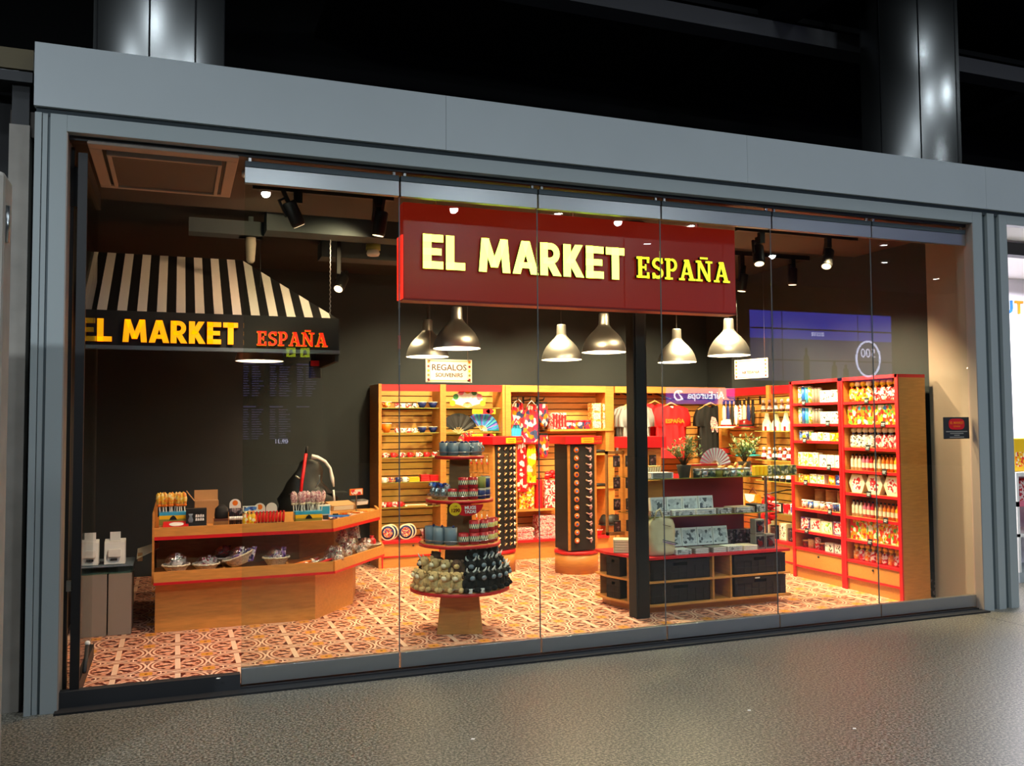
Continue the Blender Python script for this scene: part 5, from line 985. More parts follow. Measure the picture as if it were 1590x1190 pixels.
def m_crate(w_, d_, h_):
    b = B(); wt = .008
    b.box(0, 0, 0, w_, d_, .008, 'crate').box(0, 0, 0, wt, d_, h_, 'crate').box(w_-wt, 0, 0, w_, d_, h_, 'crate').box(0, d_-wt, 0, w_, d_, h_, 'crate').box(0, 0, 0, w_, wt, h_*.70, 'crate').box(0, 0, h_*.86, w_, wt, h_, 'crate').box(0, 0, h_*.6, w_*.38, wt, h_*.9, 'crate').box(w_*.62, 0, h_*.6, w_, wt, h_*.9, 'crate')
    rb = B()
    for q in range(7): rb.box(w_*(.05 + q*.14), -.004, h_*.08, w_*(.06 + q*.14), 0, h_*.66, 'charcoal')
    rb.box(0, -.006, h_-.012, w_, 0, h_, 'crate').box(0, -.005, h_*.33, w_, 0, h_*.37, 'crate')
    fl = B().box(wt, wt, .01, w_-wt, d_-wt, h_*.62, 'soft_black')
    return ('plastic_crate', b.mesh('crate'), [('ribs', rb.mesh('ribs')), ('dark_contents', fl.mesh('c'))])
for lv, z in enumerate((.084, .276)):
    rw = ('lower', 'upper')[lv]
    place(kind('crA', lambda: m_crate(.58, .36, .165)), (3.36, .875, z), f'large black plastic crate, {rw} row, left of the empty middle cell', 'crate', 'black crates in the island')
    place(kind('crB', lambda: m_crate(.54, .38, .165)), (4.19, .87, z), f'large black plastic crate at the right end of the {rw} row', 'crate', 'black crates in the island')
    place(kind('crC', lambda: m_crate(.16, .2, .165)), (3.175, 1.325, z), f'small black plastic crate in the left end, {rw} row', 'crate', 'black crates in the island', rz=-1.25)
pack('crate_label', .05, .003, .012, 'cream', 'white', (4.40, .862, .232), 'small pale label on the lower right black crate', 'label')
# books and boxes on the island
ZR, ZG1, ZG2 = .479, .803, 1.128
for i, x in enumerate((3.78, 3.94, 4.10, 4.26)):
    pack('ceramic_box', .155, .04, .16, 'white', 'p_grey', (x - .15, 1.06, ZR + .045), lab('pale grey boxed ceramic souvenir', i, 4, 'standing at the back of the red board'), 'box', 'pale boxed souvenirs', rot=(-.15, 0, 0))
for i, x in enumerate((3.46, 3.62, 3.78, 3.94)):
    pack('ceramic_box', .152, .04, .16, 'white', 'p_grey', (x, 1.02, ZG1), lab('pale grey boxed ceramic souvenir', i, 4, 'standing on the middle glass shelf'), 'box', 'pale boxes on glass', rot=(-.12, 0, 0))
for i, (x, m1) in enumerate(((3.62, 'white'), (3.80, 'beige'), (3.98, 'plaster'), (4.14, 'white'), (4.30, 'cream'))):
    for k_ in range(3): pack('book', .15, .14, .014, m1, 'white' if m1 != 'white' else 'p_grey', (x, .885, ZR + k_*.015), f'{("lowest", "middle", "topmost")[k_]} book of the {pos(i, 5)} flat pile on the red board', 'book', 'flat books')
for i, (x, m1, w_) in enumerate(((3.42, 'silver', .2), (3.64, 'white', .22), (3.87, 'white', .20), (4.08, 'plaster', .16), (4.26, 'beige', .22), (4.49, 'charcoal', .11))):
    for k_ in range(3 if i != 5 else 4): pack('book', w_, .07 if i < 4 else .16, .016, m1, 'p_grey', (x, .955, ZG1 + k_*.017), f'{("lowest", "second", "third", "topmost")[k_]} book of the {pos(i, 6)} pile on the middle glass shelf', 'book', 'books on glass')
for i in range(4): pack('dark_box', .10, .07, .155, 'p_dark', 'p_dark', (4.16 + i*.11, 1.10, ZR), lab('dark red-black printed tall box', i, 4, 'behind the bull boxes on red board'), 'box', 'dark tall boxes')
for i, (x, z) in enumerate(((4.44, 0), (4.55, 0), (4.44, .135), (4.59, .0))):
    if i == 3: continue
    o = pack('bull_box', .10, .08, .13, 'plaster', 'p_dark', (x, .90, ZR + z), ('purple-grey box with dark bull print, lower left of three at the island end', 'purple-grey box with dark bull print, lower right of three at the island end', 'purple-grey box with dark bull print, on top of the left one')[i], 'box', 'bull boxes')
    part('bull_print', B().ball((.05, -.002, .05), (.028, .002, .026), 'maroon', 10).tube([(.03, -.003, .07), (.022, -.003, .09)], .006, 'maroon', 5), o)
# tote bag
b = B(); n_ = 36; v = []; f = []
rows_ = [(0, .105, .075), (.012, .125, .09), (.06, .132, .085), (.12, .130, .07), (.18, .132, .06), (.24, .128, .045), (.285, .115, .035), (.315, .075, .026), (.33, .02, .012)]
for z, rx, ry in rows_:
    for i in range(n_):
        a = 2*PI*i/n_; ca, sa = math.cos(a), math.sin(a); k_ = (abs(ca)**3 + abs(sa)**3)**(-1/3)
        x, y = rx*ca*k_, ry*sa*k_; fold = .006*math.sin(5*a + z*40) + .007*math.sin(z*55 + 3*a)
        v.append((x + .10*z*math.sin(z*9) + fold, y + fold*1.3, z + .010*math.sin(a*2 + z*10)*(z > .02)))
for j in range(len(rows_)-1):
    for i in range(n_): f.append((j*n_+i, j*n_+(i+1) % n_, (j+1)*n_+(i+1) % n_, (j+1)*n_+i))
f += [tuple(range(n_))[::-1], tuple((len(rows_)-1)*n_ + i for i in range(n_))]
b.add(v, f, 'canvas', True)
o = tag(ob('tote_bag', b.mesh('tote'), None, (3.50, .97, .479)), 'cream canvas tote bag with purple stripes slumped on the red board by the post', 'bag')
part('handles', B().tube([(-.06, -.02, .30), (-.03, -.02, .37), (0, -.02, .39), (.02, -.02, .35), (.03, -.02, .31)], .009, 'canvas', 6).tube([(.0, .01, .31), (.05, .015, .36), (.09, .0, .31)], .008, 'canvas', 6), o)
part('stripes', B().slab([(-.02, -.098, .12), (.115, -.085, .085), (.115, -.085, .092), (-.02, -.098, .127)], (0, -.002, 0), 'purple').slab([(-.02, -.096, .135), (.115, -.083, .10), (.115, -.083, .107), (-.02, -.096, .142)], (0, -.002, 0), 'navy').slab([(.0, -.068, .26), (.08, -.062, .24), (.08, -.062, .245), (.0, -.068, .265)], (0, -.004, 0), 'brown'), o)
for i in range(5): pack('folded_bag', .20, .16, .022, 'canvas', 'cream', (3.19, 1.22, ZR + i*.023), f'folded cream canvas bag, {("lowest", "second", "third", "fourth", "topmost")[i]} of the pile left of the post', 'bag', 'folded canvas bags', rz=-.5)
# top glass shelf: plants, tins, fan, leaflets
def m_plant(seed):
    rnd = random.Random(seed)
    pot = B().lathe([(.045, 0), (.062, .10), (.066, .11), (.058, .11), (.052, .095), (.0001, .09)], 'pot_grey', 24, capt=False)
    st = B(); lf = B()
    for i in range(32):
        a = rnd.uniform(0, 2*PI); r = rnd.uniform(.05, .17); h = rnd.uniform(.20, .36)
        p0, p1, p2 = Vector((0, 0, .09)), Vector((r*.35*math.cos(a), r*.35*math.sin(a), .09 + (h-.09)*.55)), Vector((r*math.cos(a), r*math.sin(a), h)); st.tube([p0, p1, p2], [.0035, .0025, .001], 'stem', 5)
        for k_ in range(13):
            u = .3 + .7*k_/12; c = p1.lerp(p2, (u-.3)/.7); d = Vector((rnd.uniform(-1, 1), rnd.uniform(-1, 1), rnd.uniform(-.1, 1))).normalized()*rnd.uniform(.03, .048); s_ = d.cross(Vector((0, 0, 1))).normalized()*.0095
            lf.add([c, c + d*.45 + s_, c + d, c + d*.45 - s_, c + d*.5 + Vector((0, 0, .002))], [(0, 1, 4), (1, 2, 4), (2, 3, 4), (3, 0, 4)], 'leaf' if rnd.random() < .6 else 'leaf_pale')
    return ('potted_olive', pot.mesh('pot'), [('soil', B().lathe([(.054, .088), (.054, .096)], 'soil', 18).mesh('soil')), ('stems', st.mesh('st')), ('foliage', lf.mesh('lf'))])
place(kind('pl1', lambda: m_plant(3)), (3.79, 1.02, 1.128), 'small olive tree in a dark grey pot on glass, just right of the post', 'plant')
place(kind('pl2', lambda: m_plant(9)), (4.66, 1.35, 1.128), 'small bushy olive tree at the right end of the top glass shelf', 'plant')
for i in range(8):
    m1 = ('p_tin', 'silver', 'p_tin', 'olive', 'p_tin', 'silver', 'p_green', 'p_tin')[i]
    place(('soap_tin',)+kind(('st', m1), lambda: ('', B().lathe([(.033, 0), (.034, .06)], m1, 18).mesh('t'), [('lid', B().lathe([(.036, .058), (.036, .072), (.03, .076)], 'silver', 18).mesh('l'))]))[1:], (3.90 + i*.075, .985, 1.128), lab('small round green-grey tin', i, 8, 'on the top glass shelf'), 'tin', 'round tins on glass')
for i in range(10): pack('soap_box', .04, .06, .085, ('yellow', 'olive', 'p_tin')[0 if i < 3 else (2 if i % 2 else 1)], 'p_tin' if i > 2 else 'yellow', (4.52 + i*.046, .99, 1.128), lab('slim soap box', i, 10, 'in the row at right of the top glass shelf'), 'box', 'slim soap boxes')
for i in range(7): pack('slim_book', .02, .09, .10, 'tan', 'cream', (3.50 + i*.024, 1.22, 1.128), lab('tan slim booklet', i, 7, 'standing beside the pot near the post'), 'book', 'tan booklets', rot=(0, .2, 0))
for i in range(4): pack('white_book', .22, .14, .012, 'white', 'plaster', (3.44, .98, 1.128 + i*.0125), f'white booklet, {("lowest", "second", "third", "topmost")[i]} of the pile by the post on glass', 'book', 'white booklets')
for i in range(3): pack('red_leaflet', .10, .07, .02, 'orange', 'bright_red', (3.90 + i*.09, 1.08, 1.22 + .0), lab('orange-red fanned packet', i, 3, 'behind the small tins'), 'packet', 'orange packets'); part('packet_stand', B().box(.0, .0, -.092, .1, .07, 0, 'oak'), [o for o in bpy.data.objects if o.name.startswith('red_leaflet')][-1])
place(kind('fan_p', lambda: m_fan(.165, ['pink', 'white'], 26, 5, 175)), (4.17, 1.10, 1.215), 'open pink and white folding fan standing on the top glass shelf', 'fan')
part('fan_stand', B().box(-.1, 0, -.087, .1, .05, -.01, 'oak_h'), [o for o in bpy.data.objects if o.name.startswith('folding_fan')][-1])
for i in range(3): place(('wooden_animal',)+kind('wa', lambda: ('', B().ball((0, 0, .05), (.045, .018, .028), 'wood_hanger', 10).tube([(-.03, 0, .05), (-.035, 0, 0)], .008, 'wood_hanger', 6).tube([(.03, 0, .05), (.03, 0, 0)], .008, 'wood_hanger', 6).mesh('w'), [('head', B().tube([(.035, 0, .06), (.06, 0, .10), (.08, 0, .095)], [.014, .012, .006], 'wood_hanger', 6).mesh('h'))]))[1:], (4.36 + i*.11, 1.30, 1.128), lab('small carved wooden animal', i, 3, 'between the pink fan and right olive tree'), 'figurine', 'wooden animals')
# magnets end rack behind post: header + hanging black packs
t = empty('accessory_rack', (3.86, 2.15, .003), 'oak rack with red header and hanging black packs half hidden by the post', 'display rack')
part('rack_body', B().box(-.07, -.1, 0, .31, .1, 1.36, 'oak').box(-.07, -.11, .1, .05, -.1, 1.3, 'oak_dark'), t, .003); part('header', B().box(-.10, -.15, 1.36, .34, .12, 1.47, 'red').box(-.02,-.1,1.35,.3,.1,1.37,'oak'), t)
part('side_arm', B().box(-.26, -.02, .50, -.07, .02, .53, 'oak_dark').box(-.26, -.02, 1.30, -.07, .02, 1.33, 'oak_dark').box(-.26, -.02, .5, -.245, .02, 1.33, 'oak_dark'), t)
for r_ in range(4):
    for c in range(4): pack('hanging_pack', .07, .02, .11, 'soft_black', 'p_dark', (3.62 + c*.135, 2.02, .55 + r_*.21), f'small black hanging pack, row {("one", "two", "three", "four")[3-r_]} from top, {pos(c, 4)}, on the post rack', 'pack', 'hanging black packs')

# ================================================================ RIGHT WALL
def gondola(y0, y1, zs, base, l, name='grocery_shelving'):
    t = empty(name, (0, 0, .003), l, 'shelf', 'red edged grocery shelving')
    for y in (y0, y1 - .03): 
        s = part('side_panel', B().box(5.665, y, 0, 5.975, y + .03, 2.0, 'oak'), t, .002); part('red_edge', B().box(5.65, y - .003, 0, 5.665, y + .033, 2.03, 'red'), s)
    part('top_panel', B().box(5.65, y0, 2.0, 5.975, y1, 2.03, 'red'), t); part('back_panel', slatpanel_x(B(), y0 + .03, y1 - .03, base, 2.0, 5.965, .2), t)
    for z in zs:
        s = part('shelf', B().box(5.67, y0 + .03, z - .022, 5.95, y1 - .03, z, 'oak_h'), t); part('red_edge', B().box(5.655, y0 + .03, z - .024, 5.67, y1 - .03, z + .001, 'red'), s)
    part('drawer', B().box(5.665, y0 + .03, .13, 5.95, y1 - .03, base - .02, 'oak_h').ball((5.662, (y0 + y1)/2, base - .06), .012, 'black', 8), t)
    part('base_ledge', B().box(5.655, y0 + .03, base - .02, 5.95, y1 - .03, base, 'red').box(5.655, y0 + .03, .11, 5.67, y1 - .03, .13, 'red'), t); part('plinth', B().box(5.675, y0 + .03, 0, 5.95, y1 - .03, .11, 'oak_h'), t)
    return t
ZB = [1.795, 1.575, 1.355, 1.14, .925, .70, .483]; ZA = [1.80, 1.586, 1.414, 1.152, .982, .715, .49]
gondola(.44, 1.17, ZB, .286, 'red edged oak shelving full of sweets, nearest the right end of the window')
gondola(1.17, 1.92, ZA, .309, 'red edged oak shelving with jars and boxes, second from the right end')
def rowy(k, nm, n, yl, yr, x, z, desc, where, cat, group, jit=0.0, rot=None, scale=None):
    """n things along the right wall from the photo's left (yl) to right (yr), facing the aisle"""
    for i in range(n):
        kk = k[i % len(k)] if isinstance(k, list) else k
        y = yl + (yr - yl)*(i + .5)/n
        r = (rot[0], rot[1], -PI/2 + rot[2]) if rot else None
        place((nm,)+kk[1:], (x + random.uniform(-jit, jit), y, z + .004), lab(desc, i, n, where), cat, group, rz=-PI/2 + random.uniform(-jit, jit)*4, rot=r, scale=scale)
def m_box(w_, d_, h_, body, face): return ('', B().box(-w_/2, 0, 0, w_/2, d_, h_, body).mesh('bx', .002), [('front_label', B().box(-w_*.42, -.0015, h_*.1, w_*.42, 0, h_*.9, face).mesh('lb'))])
bx = lambda w_, d_, h_, a, b_: kind(('bx', w_, d_, h_, a, b_), lambda: m_box(w_, d_, h_, a, b_))
def m_sack(m1, tie, w_, h_, top):
    b = B().lathe([(.8*w_/2, 0), (w_/2, h_*.08), (w_/2, h_*.5), (w_*.36, h_*.64), (w_*.10, h_*.70)], m1, 12, sy=.7)
    tp = B().lathe([(w_*.10, h_*.72), (w_*.42, h_*.86), (w_*.36, h_*1.0), (w_*.12, h_*.97)], top, 10, sy=.6)
    for i, v in enumerate(tp.v): tp.v[i] = (v[0], v[1], v[2] + .008*math.sin(i*2.3))
    return ('', b.mesh('sk'), [('gathered_top', tp.mesh('tp')), ('ribbon', B().lathe([(w_*.13, h_*.68), (w_*.16, h_*.71), (w_*.13, h_*.74)], tie, 10, sy=.7).ball((0, -w_*.12, h_*.70), (w_*.16, .008, .012), tie, 8).mesh('rb'))])
sk = lambda m1, tie, w_, h_, top: kind(('sk', m1, tie, w_, h_), lambda: m_sack(m1, tie, w_, h_, top))
NB, NA = 'right bay', 'left bay'
FX = 5.70
rowy([sk('p_candy', 'red', .085, .19, 'yellow'), sk('p_candy', 'yellow', .085, .19, 'cream')], 'sweet_bag', 4, 1.13, .84, FX + .04, ZB[0], 'yellow topped cellophane bag', 'top shelf of the right bay', 'bag', 'top shelf bags')
rowy([sk('p_redwhite', 'orange', .085, .19, 'yellow')], 'sweet_bag', 4, .82, .50, FX + .04, ZB[0], 'pink patterned bag with golden top', 'top shelf of the right bay', 'bag', 'top shelf pink bags')
def m_choc(i): 
    c = ('pink', 'yellow', 'light_blue', 'green', 'teal', 'red', 'white', 'blue', 'green', 'orange')[i]
    return ('', B().box(-.031, 0, 0, .031, .05, .185, 'p_bright').mesh('cb', .002), [('round_seal', B().lathe([(.02, 0), (.02, .002)], c, 12, (0, 0, 0)).mesh('s'), (0, -.0005, .155), (PI/2, 0, 0))])
rowy([kind(('ch', i), lambda i=i: m_choc(i)) for i in range(10)], 'chocolate_box', 10, 1.13, .48, FX, ZB[1], 'tall bright box with coloured round seal', 'second shelf, right bay', 'box', 'bright boxes, second shelf')
rowy([sk('p_white', 'navy', .085, .19, 'cream')], 'biscuit_bag', 4, 1.13, .82, FX + .04, ZB[2], 'white biscuit bag with navy ribbon', 'third shelf of the right bay', 'bag', 'navy ribbon bags')
rowy([sk('p_redwhite', 'navy', .085, .19, 'cream')], 'biscuit_bag', 4, .80, .50, FX + .04, ZB[2], 'pinkish biscuit bag with navy ribbon', 'third shelf of the right bay', 'bag', 'pink ribbon bags')
def m_flask(c): 
    return ('', B().lathe([(.018, 0), (.019, .10), (.009, .12), (.009, .14)], 'p_orange' if c == 0 else c, 10).mesh('fl'), [('cap', B().lathe([(.011, .138), (.011, .155)], 'soft_black', 10).mesh('cp')), ('paper_label', B().lathe([(.0195, .03), (.0195, .075)], 'cream', 10, capb=False, capt=False).mesh('lb'))])
fc = ['cream', 'cream', 'cream', 'pink', 'pink', 'red', 'tan', 'tan', 'orange', 'orange', 'orange', 'yellow', 'yellow']
for zi, wn in ((3, 'fourth'), (5, 'sixth')):
    for dep, row_ in ((0, 'front'),):
        for i in range(13):
            y = 1.12 - .65*(i + .5)/13; c = fc[i]
            place(('small_bottle',)+kind(('fla', c), lambda: m_flask(c))[1:], (FX + .02, y, ZB[zi] + .004), f'small {c if c != "tan" else "brown"} bottle, {NUM[i] if 0 < i < 10 else ("first" if i == 0 else ("eleventh", "twelfth", "last")[i-10])} from left, {wn} shelf of right bay', 'bottle', 'small bottles')
def m_hex(): return ('', B().prism([(-.105, .09), (-.062, 0), (.062, 0), (.105, .09), (.062, .18), (-.062, .18)], 0, .06, 'cream', 'y').mesh('hx', .002), [('front_print', B().prism([(-.06, .09), (-.04, .03), (.04, .03), (.06, .09), (.04, .15), (-.04, .15)], -.002, 0, 'p_redwhite', 'y').mesh('pr')), ('top_band', B().box(-.055, -.001, .165, .055, 0, .178, 'tan').mesh('tb'))])
rowy([kind('hex', m_hex)], 'hexagonal_box', 3, 1.14, .47, FX, ZB[4], 'cream hexagonal nougat box with red print', 'fifth shelf of right bay', 'box', 'hexagonal boxes')
rowy([bx(.07, .04, .185, 'p_bright', 'p_bright'), bx(.07, .04, .185, 'p_candy', 'p_bright'), bx(.07, .04, .18, 'p_green', 'p_bright')], 'sweet_box', 9, 1.13, .47, FX, ZB[6], 'tall bright fruit-print box', 'seventh shelf, right bay', 'box', 'bright boxes, lower shelf')
rowy([sk('p_orange', 'yellow', .072, .15, 'yellow'), sk('p_redwhite', 'yellow', .072, .15, 'yellow')], 'sweet_bag', 9, 1.13, .47, FX + .04, .286, 'small clear bag of orange sweets, yellow top', 'bottom shelf, right bay', 'bag', 'bottom shelf bags')
# left grocery bay
def m_can(m1, r, h, lid='silver'): return ('', B().lathe([(r, 0), (r, h)], m1, 16).mesh('cn'), [('lid', B().lathe([(r + .002, h - .008), (r + .002, h + .004)], lid, 16).mesh('ld'))])
can = lambda m1, r, h, lid='silver': kind(('cn', m1, r, h), lambda: m_can(m1, r, h, lid))
for zi, wn in ((0, 'top'), (1, 'second')):
    rowy([can('p_green', .026, .17), can('blue', .026, .175), can('light_blue', .026, .17)], 'tall_tin', 4, 1.87, 1.66, FX + .03, ZA[zi], 'tall green and blue tin', f'{wn} shelf of left bay', 'tin', f'tall tins, {wn} shelf')
    rowy([can('plaster', .022, .15)], 'grey_tin', 3, 1.66, 1.52, FX + .03, ZA[zi], 'slim grey tin', f'{wn} shelf of left bay', 'tin', f'grey tins, {wn} shelf')
    rowy([bx(.145, .08, .12, 'white', 'p_white')], 'white_box', 2, 1.52, 1.21, FX, ZA[zi], 'white speckled gift box', f'{wn} shelf of left bay', 'box', f'white boxes, {wn} shelf')
rowy([can('p_blue', .024, .10), can('p_green', .024, .10)], 'small_tin', 4, 1.87, 1.66, FX + .03, ZA[2], 'small patterned tin', 'third shelf of left bay', 'tin', 'small tins, third shelf')
rowy([bx(.08, .06, .08, 'white', 'p_white'), bx(.08, .06, .085, 'white', 'p_green')], 'white_box', 3, 1.66, 1.38, FX, ZA[2], 'small white box', 'third shelf of left bay', 'box', 'small white boxes')
rowy([bx(.07, .06, .08, 'yellow', 'p_candy')], 'yellow_box', 2, 1.38, 1.22, FX, ZA[2], 'small yellow box', 'third shelf of left bay', 'box', 'yellow boxes')
for st in range(2):
    rowy([bx(.07, .06, .068, 'cream', 'p_green')], 'tea_box', 4, 1.87, 1.56, FX, ZA[3] + st*.071, 'cream and green printed box', ('fourth shelf, lower row, left bay', 'fourth shelf, upper row, left bay')[st], 'box', 'tea boxes')
rowy([bx(.10, .06, .12, 'white', 'p_white')], 'white_box', 3, 1.55, 1.21, FX, ZA[3], 'white printed carton', 'fourth shelf of left bay', 'box', 'white cartons')
rowy([bx(.08, .06, .08, 'oak_h', 'p_candy')], 'tan_box', 2, 1.87, 1.70, FX, ZA[4], 'tan box with yellow print', 'fifth shelf of left bay', 'box', 'tan boxes')
rowy([bx(.10, .06, .09, 'white', 'p_green')], 'white_box', 2, 1.70, 1.47, FX, ZA[4], 'white and green carton', 'fifth shelf of left bay', 'box', 'green cartons')
rowy([bx(.09, .06, .09, 'orange', 'p_candy'), bx(.09, .06, .10, 'blue', 'p_blue')], 'bright_box', 2, 1.42, 1.22, FX, ZA[4], 'orange or blue bright box', 'at right of fifth shelf, left bay', 'box', 'bright boxes, left bay')
rowy([can('cork', .06, .19, 'cork')], 'cork_tub', 4, 1.88, 1.21, FX + .22, ZA[5], 'tall pale cork-coloured tub', 'at the back of the sixth shelf', 'tub', 'cork tubs')
rowy([can('p_redwhite', .034, .08, 'white'), can('p_blue', .034, .08, 'white'), can('white', .034, .075, 'white'), can('p_white', .034, .08, 'silver')], 'jam_jar', 7, 1.87, 1.22, FX + .04, ZA[5], 'small white-lidded jar', 'sixth shelf of left bay', 'jar', 'white-lidded jars')
rowy([can('cork', .06, .16, 'cork')], 'grey_tub', 3, 1.85, 1.3, FX + .24, ZA[6], 'pale tub', 'at the back of the seventh shelf', 'tub', 'pale tubs')
rowy([bx(.12, .04, .13, 'p_purple', 'p_redwhite'), bx(.15, .04, .13, 'cream', 'p_redwhite'), bx(.16, .04, .12, 'cream', 'p_green')], 'picture_box', 4, 1.87, 1.22, FX, ZA[6], 'printed picture box', 'seventh shelf of left bay', 'box', 'picture boxes')
rowy([can('maroon', .036, .07, 'tan'), can('tan', .04, .10, 'maroon'), can('p_redwhite', .03, .12, 'silver')], 'preserve_jar', 4, 1.87, 1.52, FX + .05, .309, 'red-brown preserve jar', 'bottom shelf of left bay', 'jar', 'preserve jars')
rowy([bx(.12, .06, .09, 'white', 'p_white')], 'white_box', 2, 1.50, 1.22, FX, .309, 'white wide carton', 'bottom shelf of left bay', 'box', 'wide cartons')
for wn, zs, ys, nm in (('right', ZB, (.82, .62), 'right bay'), ('left', ZA, (1.7, 1.35), 'left bay')):
    for i, z in enumerate(zs):
        y = ys[i % 2]
        o = tag(ob('price_card', B().box(-.028, -.002, -.03, .028, .002, .024, 'soft_black').mesh('pc'), None, (5.650, y, z + .012), rot=(-.2, 0, -PI/2)), f'black price card on the {("top", "second", "third", "fourth", "fifth", "sixth", "seventh")[i]} shelf edge of the {nm}', 'price card', 'black price cards')
        part('white_writing', B().box(-.02, -.003, -.002, .02, -.002, .003, 'white').box(-.016, -.003, -.016, .014, -.002, -.011, 'white'), o)
# slatwall corner bays
for nm, y0, y1, l in (('a', 1.92, 2.72, 'oak slatwall bay with glass shelves of figurines, left of the grocery shelving'), ('b', 2.72, 3.60, 'oak slatwall corner bay with hanging socks and hats behind the right olive tree')):
    t = empty('slatwall_bay', (0, 0, .003), l, 'wall shelf')
    part('slat_panel', slatpanel_x(B(), y0, y1, .33, 2.0, 6.04), t); part('header', B().box(5.98, y0 + .06, 1.93, 6.0, y1 - .06, 2.02, 'red'), t)
    part('side_panel', B().box(5.95 if nm == 'a' else 5.90, y1 - .06, 0, 6.10, y1, 2.03, 'oak'), t, .002)
    part('base_cabinet', B().box(5.72, y0, 0, 6.06, y1, .30, 'oak_h').box(5.715, y0, .11, 5.72, y1, .125, 'red'), t); part('base_top', B().box(5.70, y0, .30, 6.06, y1, .33, 'red'), t)
    for z in ((1.72, 1.51, 1.19, .96, .62) if nm == 'a' else (1.545, 1.0, .64)): part('glass_shelf', B().box(5.74, y0 + .02, z - .008, 6.02, y1 - .07, z, 'shelf_glass').box(5.735, y0 + .02, z - .008, 5.74, y1 - .07, z, 'olive'), t)
def m_fig(a, b_): return ('', B().lathe([(.028, 0), (.032, .03), (.018, .08), (.014, .10)], a, 12).ball((0, 0, .12), .02, b_, 8).mesh('fg'), [('shawl', B().lathe([(.033, .03), (.024, .07)], b_, 10, capb=False, capt=False).mesh('sh'))])
fg = lambda a, b_: kind(('fg', a, b_), lambda: m_fig(a, b_))
def m_bell(m1): return ('', B().prism([(-.06, 0), (.06, 0), (.06, .08), (.03, .12), (0, .20), (-.03, .12), (-.06, .08)], 0, .04, m1, 'y').mesh('hs', .003), [('red_door', B().box(-.02, -.002, 0, .02, 0, .05, 'red').mesh('d'))])
rowy([kind('bell', lambda: m_bell('white')), kind('bell2', lambda: m_bell('cream'))], 'ceramic_house', 3, 2.62, 2.12, 5.80, 1.51, 'white ceramic church ornament', 'second glass shelf near the corner', 'ornament', 'ceramic churches')
rowy([fg('plush_brown', 'white'), fg('brown', 'p_pinkbar')], 'figurine', 5, 2.62, 2.08, 5.80, 1.72, 'brown figurine with white detail', 'on the top glass shelf near the corner', 'figurine', 'brown figurines')
rowy([fg('dark_red', 'white'), fg('white', 'p_redwhite'), fg('soft_black', 'white')], 'dancer_figurine', 6, 2.62, 2.05, 5.80, 1.19, 'red, white or black dancer figurine', 'third glass shelf near corner', 'figurine', 'dancer figurines')
rowy([fg('white', 'dark_red'), fg('dark_red', 'white')], 'dancer_figurine', 3, 2.20, 1.98, 5.76, 1.19 + .0, 'front red-white dancer figurine', 'third glass shelf near corner', 'figurine', 'front dancers')
rowy([fg('soft_black', 'white'), fg('charcoal', 'silver')], 'bull_figurine', 6, 2.62, 2.0, 5.80, .96, 'black and white animal figurine', 'fourth glass shelf near corner', 'figurine', 'animal figurines')
rowy([bx(.10, .06, .10, 'p_redwhite', 'red'), bx(.10, .06, .11, 'white', 'p_blue'), bx(.09, .06, .10, 'soft_black', 'white')], 'small_box', 5, 2.62, 2.0, 5.78, .62, 'small red, white or black box', 'lowest glass shelf near corner', 'box', 'small boxes by the corner')
rowy([bx(.12, .08, .18, 'cream', 'p_white'), bx(.12, .08, .14, 'soft_black', 'p_dark')], 'base_box', 4, 2.6, 2.0, 5.76, .33, 'cream or black box', 'on the red base near the corner', 'box', 'base boxes')
b = B()
for q in range(12): b.tube([(.03*math.cos(q), -.02*(q % 3), -.02*q), (.09*math.cos(q*2.1), -.05 - .02*(q % 4), -.03 - .022*q), (.05*math.cos(q*1.3), -.03, -.08 - .02*q)], [.03, .035, .02], 'bright_red', 8)
o = tag(ob('red_shawl', b.mesh('shawl'), None, (5.62, 2.35, .80)), 'bright red ruffled shawl hanging beside the island end', 'shawl'); part('shawl_hanger', B().tube([(0, 0, .02), (.3, 0, .06), (.41, 0, .06)], .008, 'black', 6), o)
SK = ['cream', 'navy', 'soft_black', 'white', 'p_redwhite', 'cream', 'navy', 'soft_black']
for i, m1 in enumerate(SK):
    y = 3.42 - i*.082
    o = place(('sock_pair',)+kind(('sock', m1), lambda: ('', B().lathe([(.012, .0), (.030, -.04), (.034, -.14), (.022, -.22), (.004, -.25)], m1, 12, sy=.5).mesh('sk'), [('card_header', B().box(-.02, -.006, -.01, .02, .006, .05, 'soft_black').mesh('cd'))]))[1:], (5.86, y, 1.82), lab(('white' if m1 in ('cream', 'white') else ('dark' if m1 in ('navy', 'soft_black') else 'red and white')) + ' wrapped hanging purse', i, 8, 'in the corner bay row'), 'purse', 'hanging purses', rz=-PI/2)
for i in range(3):
    o = tag(ob('display_hook', B().tube([(0, 0, 0), (-.2, 0, 0), (-.21, 0, .02)], .007, 'black', 6).mesh('hk'), None, (6.012, 3.35 - i*.22, 1.875)), lab('black display hook', i, 3, 'above the hanging purses in the corner bay'), 'hook', 'corner hooks'); part('hook_plate', B().box(-.004, -.015, -.05, 0, .015, .04, 'black'), o)
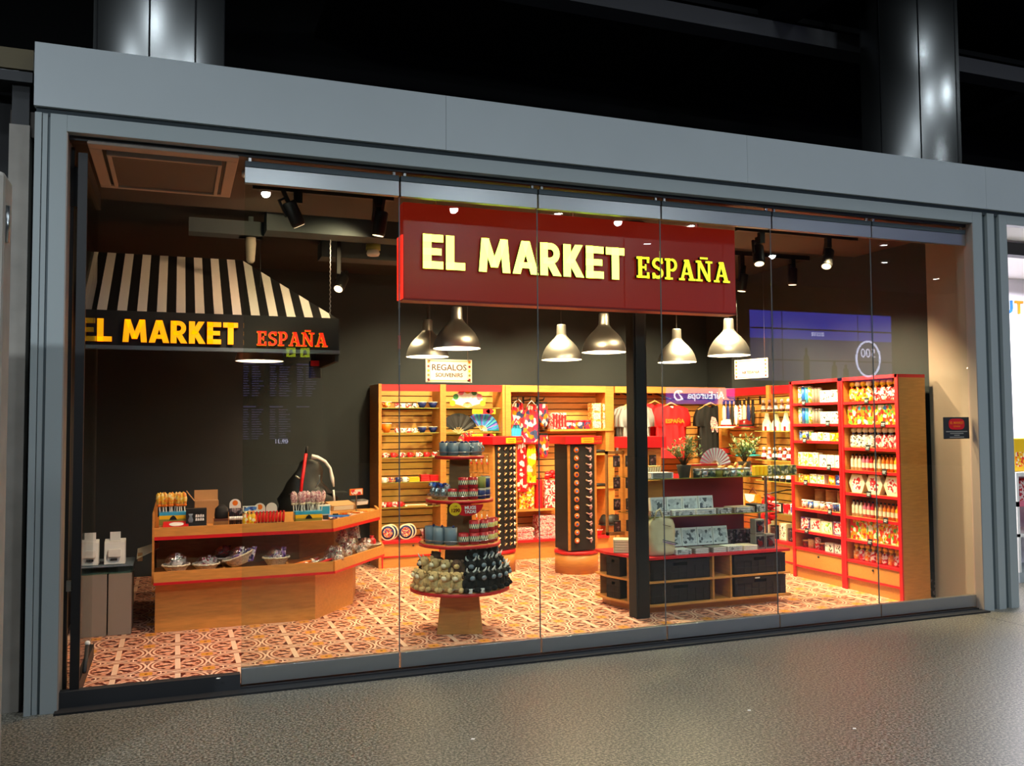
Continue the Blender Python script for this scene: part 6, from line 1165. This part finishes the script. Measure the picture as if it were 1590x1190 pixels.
for i, (m1, y, z, l) in enumerate((('cream', 3.35, 1.545, 'cream sun hat with red band on the corner glass shelf'), ('maroon', 2.98, 1.545, 'maroon cap on the corner glass shelf, right of the sun hat'), ('maroon', 3.45, 1.20, 'dark red cap behind the right olive tree'), ('teal', 2.95, 1.22, 'turquoise rimmed bowl-like hat behind the right olive tree'))):
    o = tag(ob('sun_hat', B().lathe([(.15, 0), (.14, .012), (.085, .02), (.08, .08), (.05, .10), (.0001, .105)], m1, 24).mesh('hat'), None, (5.86, y, z)), l, 'hat', None); part('hat_band', B().lathe([(.086, .018), (.086, .04)], 'red' if i == 0 else 'soft_black', 24, capb=False, capt=False), o)
    if z < 1.5: part('hat_peg', B().tube([(.0, 0, .09), (.155, 0, .12)], .006, 'black', 5), o)
for i, (w_, m1, y, z, l) in enumerate(((.30, 'tan', 3.2, .64, 'beige handbag on the corner glass shelf behind the island'), (.24, 'orange', 2.85, .64, 'orange and white handbag on the corner glass shelf'), (.2, 'pink', 3.0, 1.0, 'bright pink purse on the corner glass shelf'))):
    o = tag(ob('handbag', B().prism([(-w_/2, 0), (w_/2, 0), (w_*.4, w_*.6), (-w_*.4, w_*.6)], 0, .08, m1, 'y').mesh('hb', .006), None, (5.80, y, z), rot=(0, 0, -PI/2)), l, 'bag'); part('flap', B().prism([(-w_*.4, w_*.6), (w_*.4, w_*.6), (w_*.3, w_*.3), (0, w_*.2), (-w_*.3, w_*.3)], -.006, 0, 'white' if i == 1 else m1, 'y'), o); part('strap', B().tube([(-w_*.35, .04, w_*.55), (0, .04, w_*.9), (w_*.35, .04, w_*.55)], .006, 'brown', 6), o)
# notice plate on the jamb glass
t = empty('notice_plate', (5.70, -.012, 1.455), 'small black notice plate with red badge on the rightmost glass panel', 'sign')
part('plate', B().box(0, 0, 0, .29, .006, .185, 'charcoal'), t, .002)
part('red_badge', B().prism([(.145 + .088*(abs(math.cos(a*PI/12))**.5)*(1 if math.cos(a*PI/12) > 0 else -1), .125 + .047*(abs(math.sin(a*PI/12))**.7)*(1 if math.sin(a*PI/12) > 0 else -1)) for a in range(24)], -.003, 0, 'red', 'y'), t)
ob('badge_text', text('EL MARKET', .03, 'orange', .0005, .0005), t, (.145, -.005, .135)); ob('badge_text', text('ESPAÑA', .022, 'orange', .0005), t, (.145, -.005, .105))
for i, w_ in enumerate((.24, .15, .06, .16)): part('text_line', B().box(.145 - w_/2, -.002, .058 - i*.016, .145 + w_/2, 0, .066 - i*.016, 'plaster'), t)
# litter specks on concourse floor
for i, (x, y) in enumerate(((1.05, -1.35), (2.62, -1.50), (2.95, -1.95), (-.13, -.09), (1.9, -2.1))):
    o = tag(ob('paper_scrap', B().prism([(-.012, 0), (.004, -.008), (.014, .004), (-.002, .01)], 0, .002, 'white').mesh('s'), None, (x, y, .0005 if i != 3 else .1005)), lab('tiny white paper scrap', i, 5, 'on the grey concourse floor'), 'litter', 'paper scraps')
for c in CHK: print('LABEL LENGTH', c)
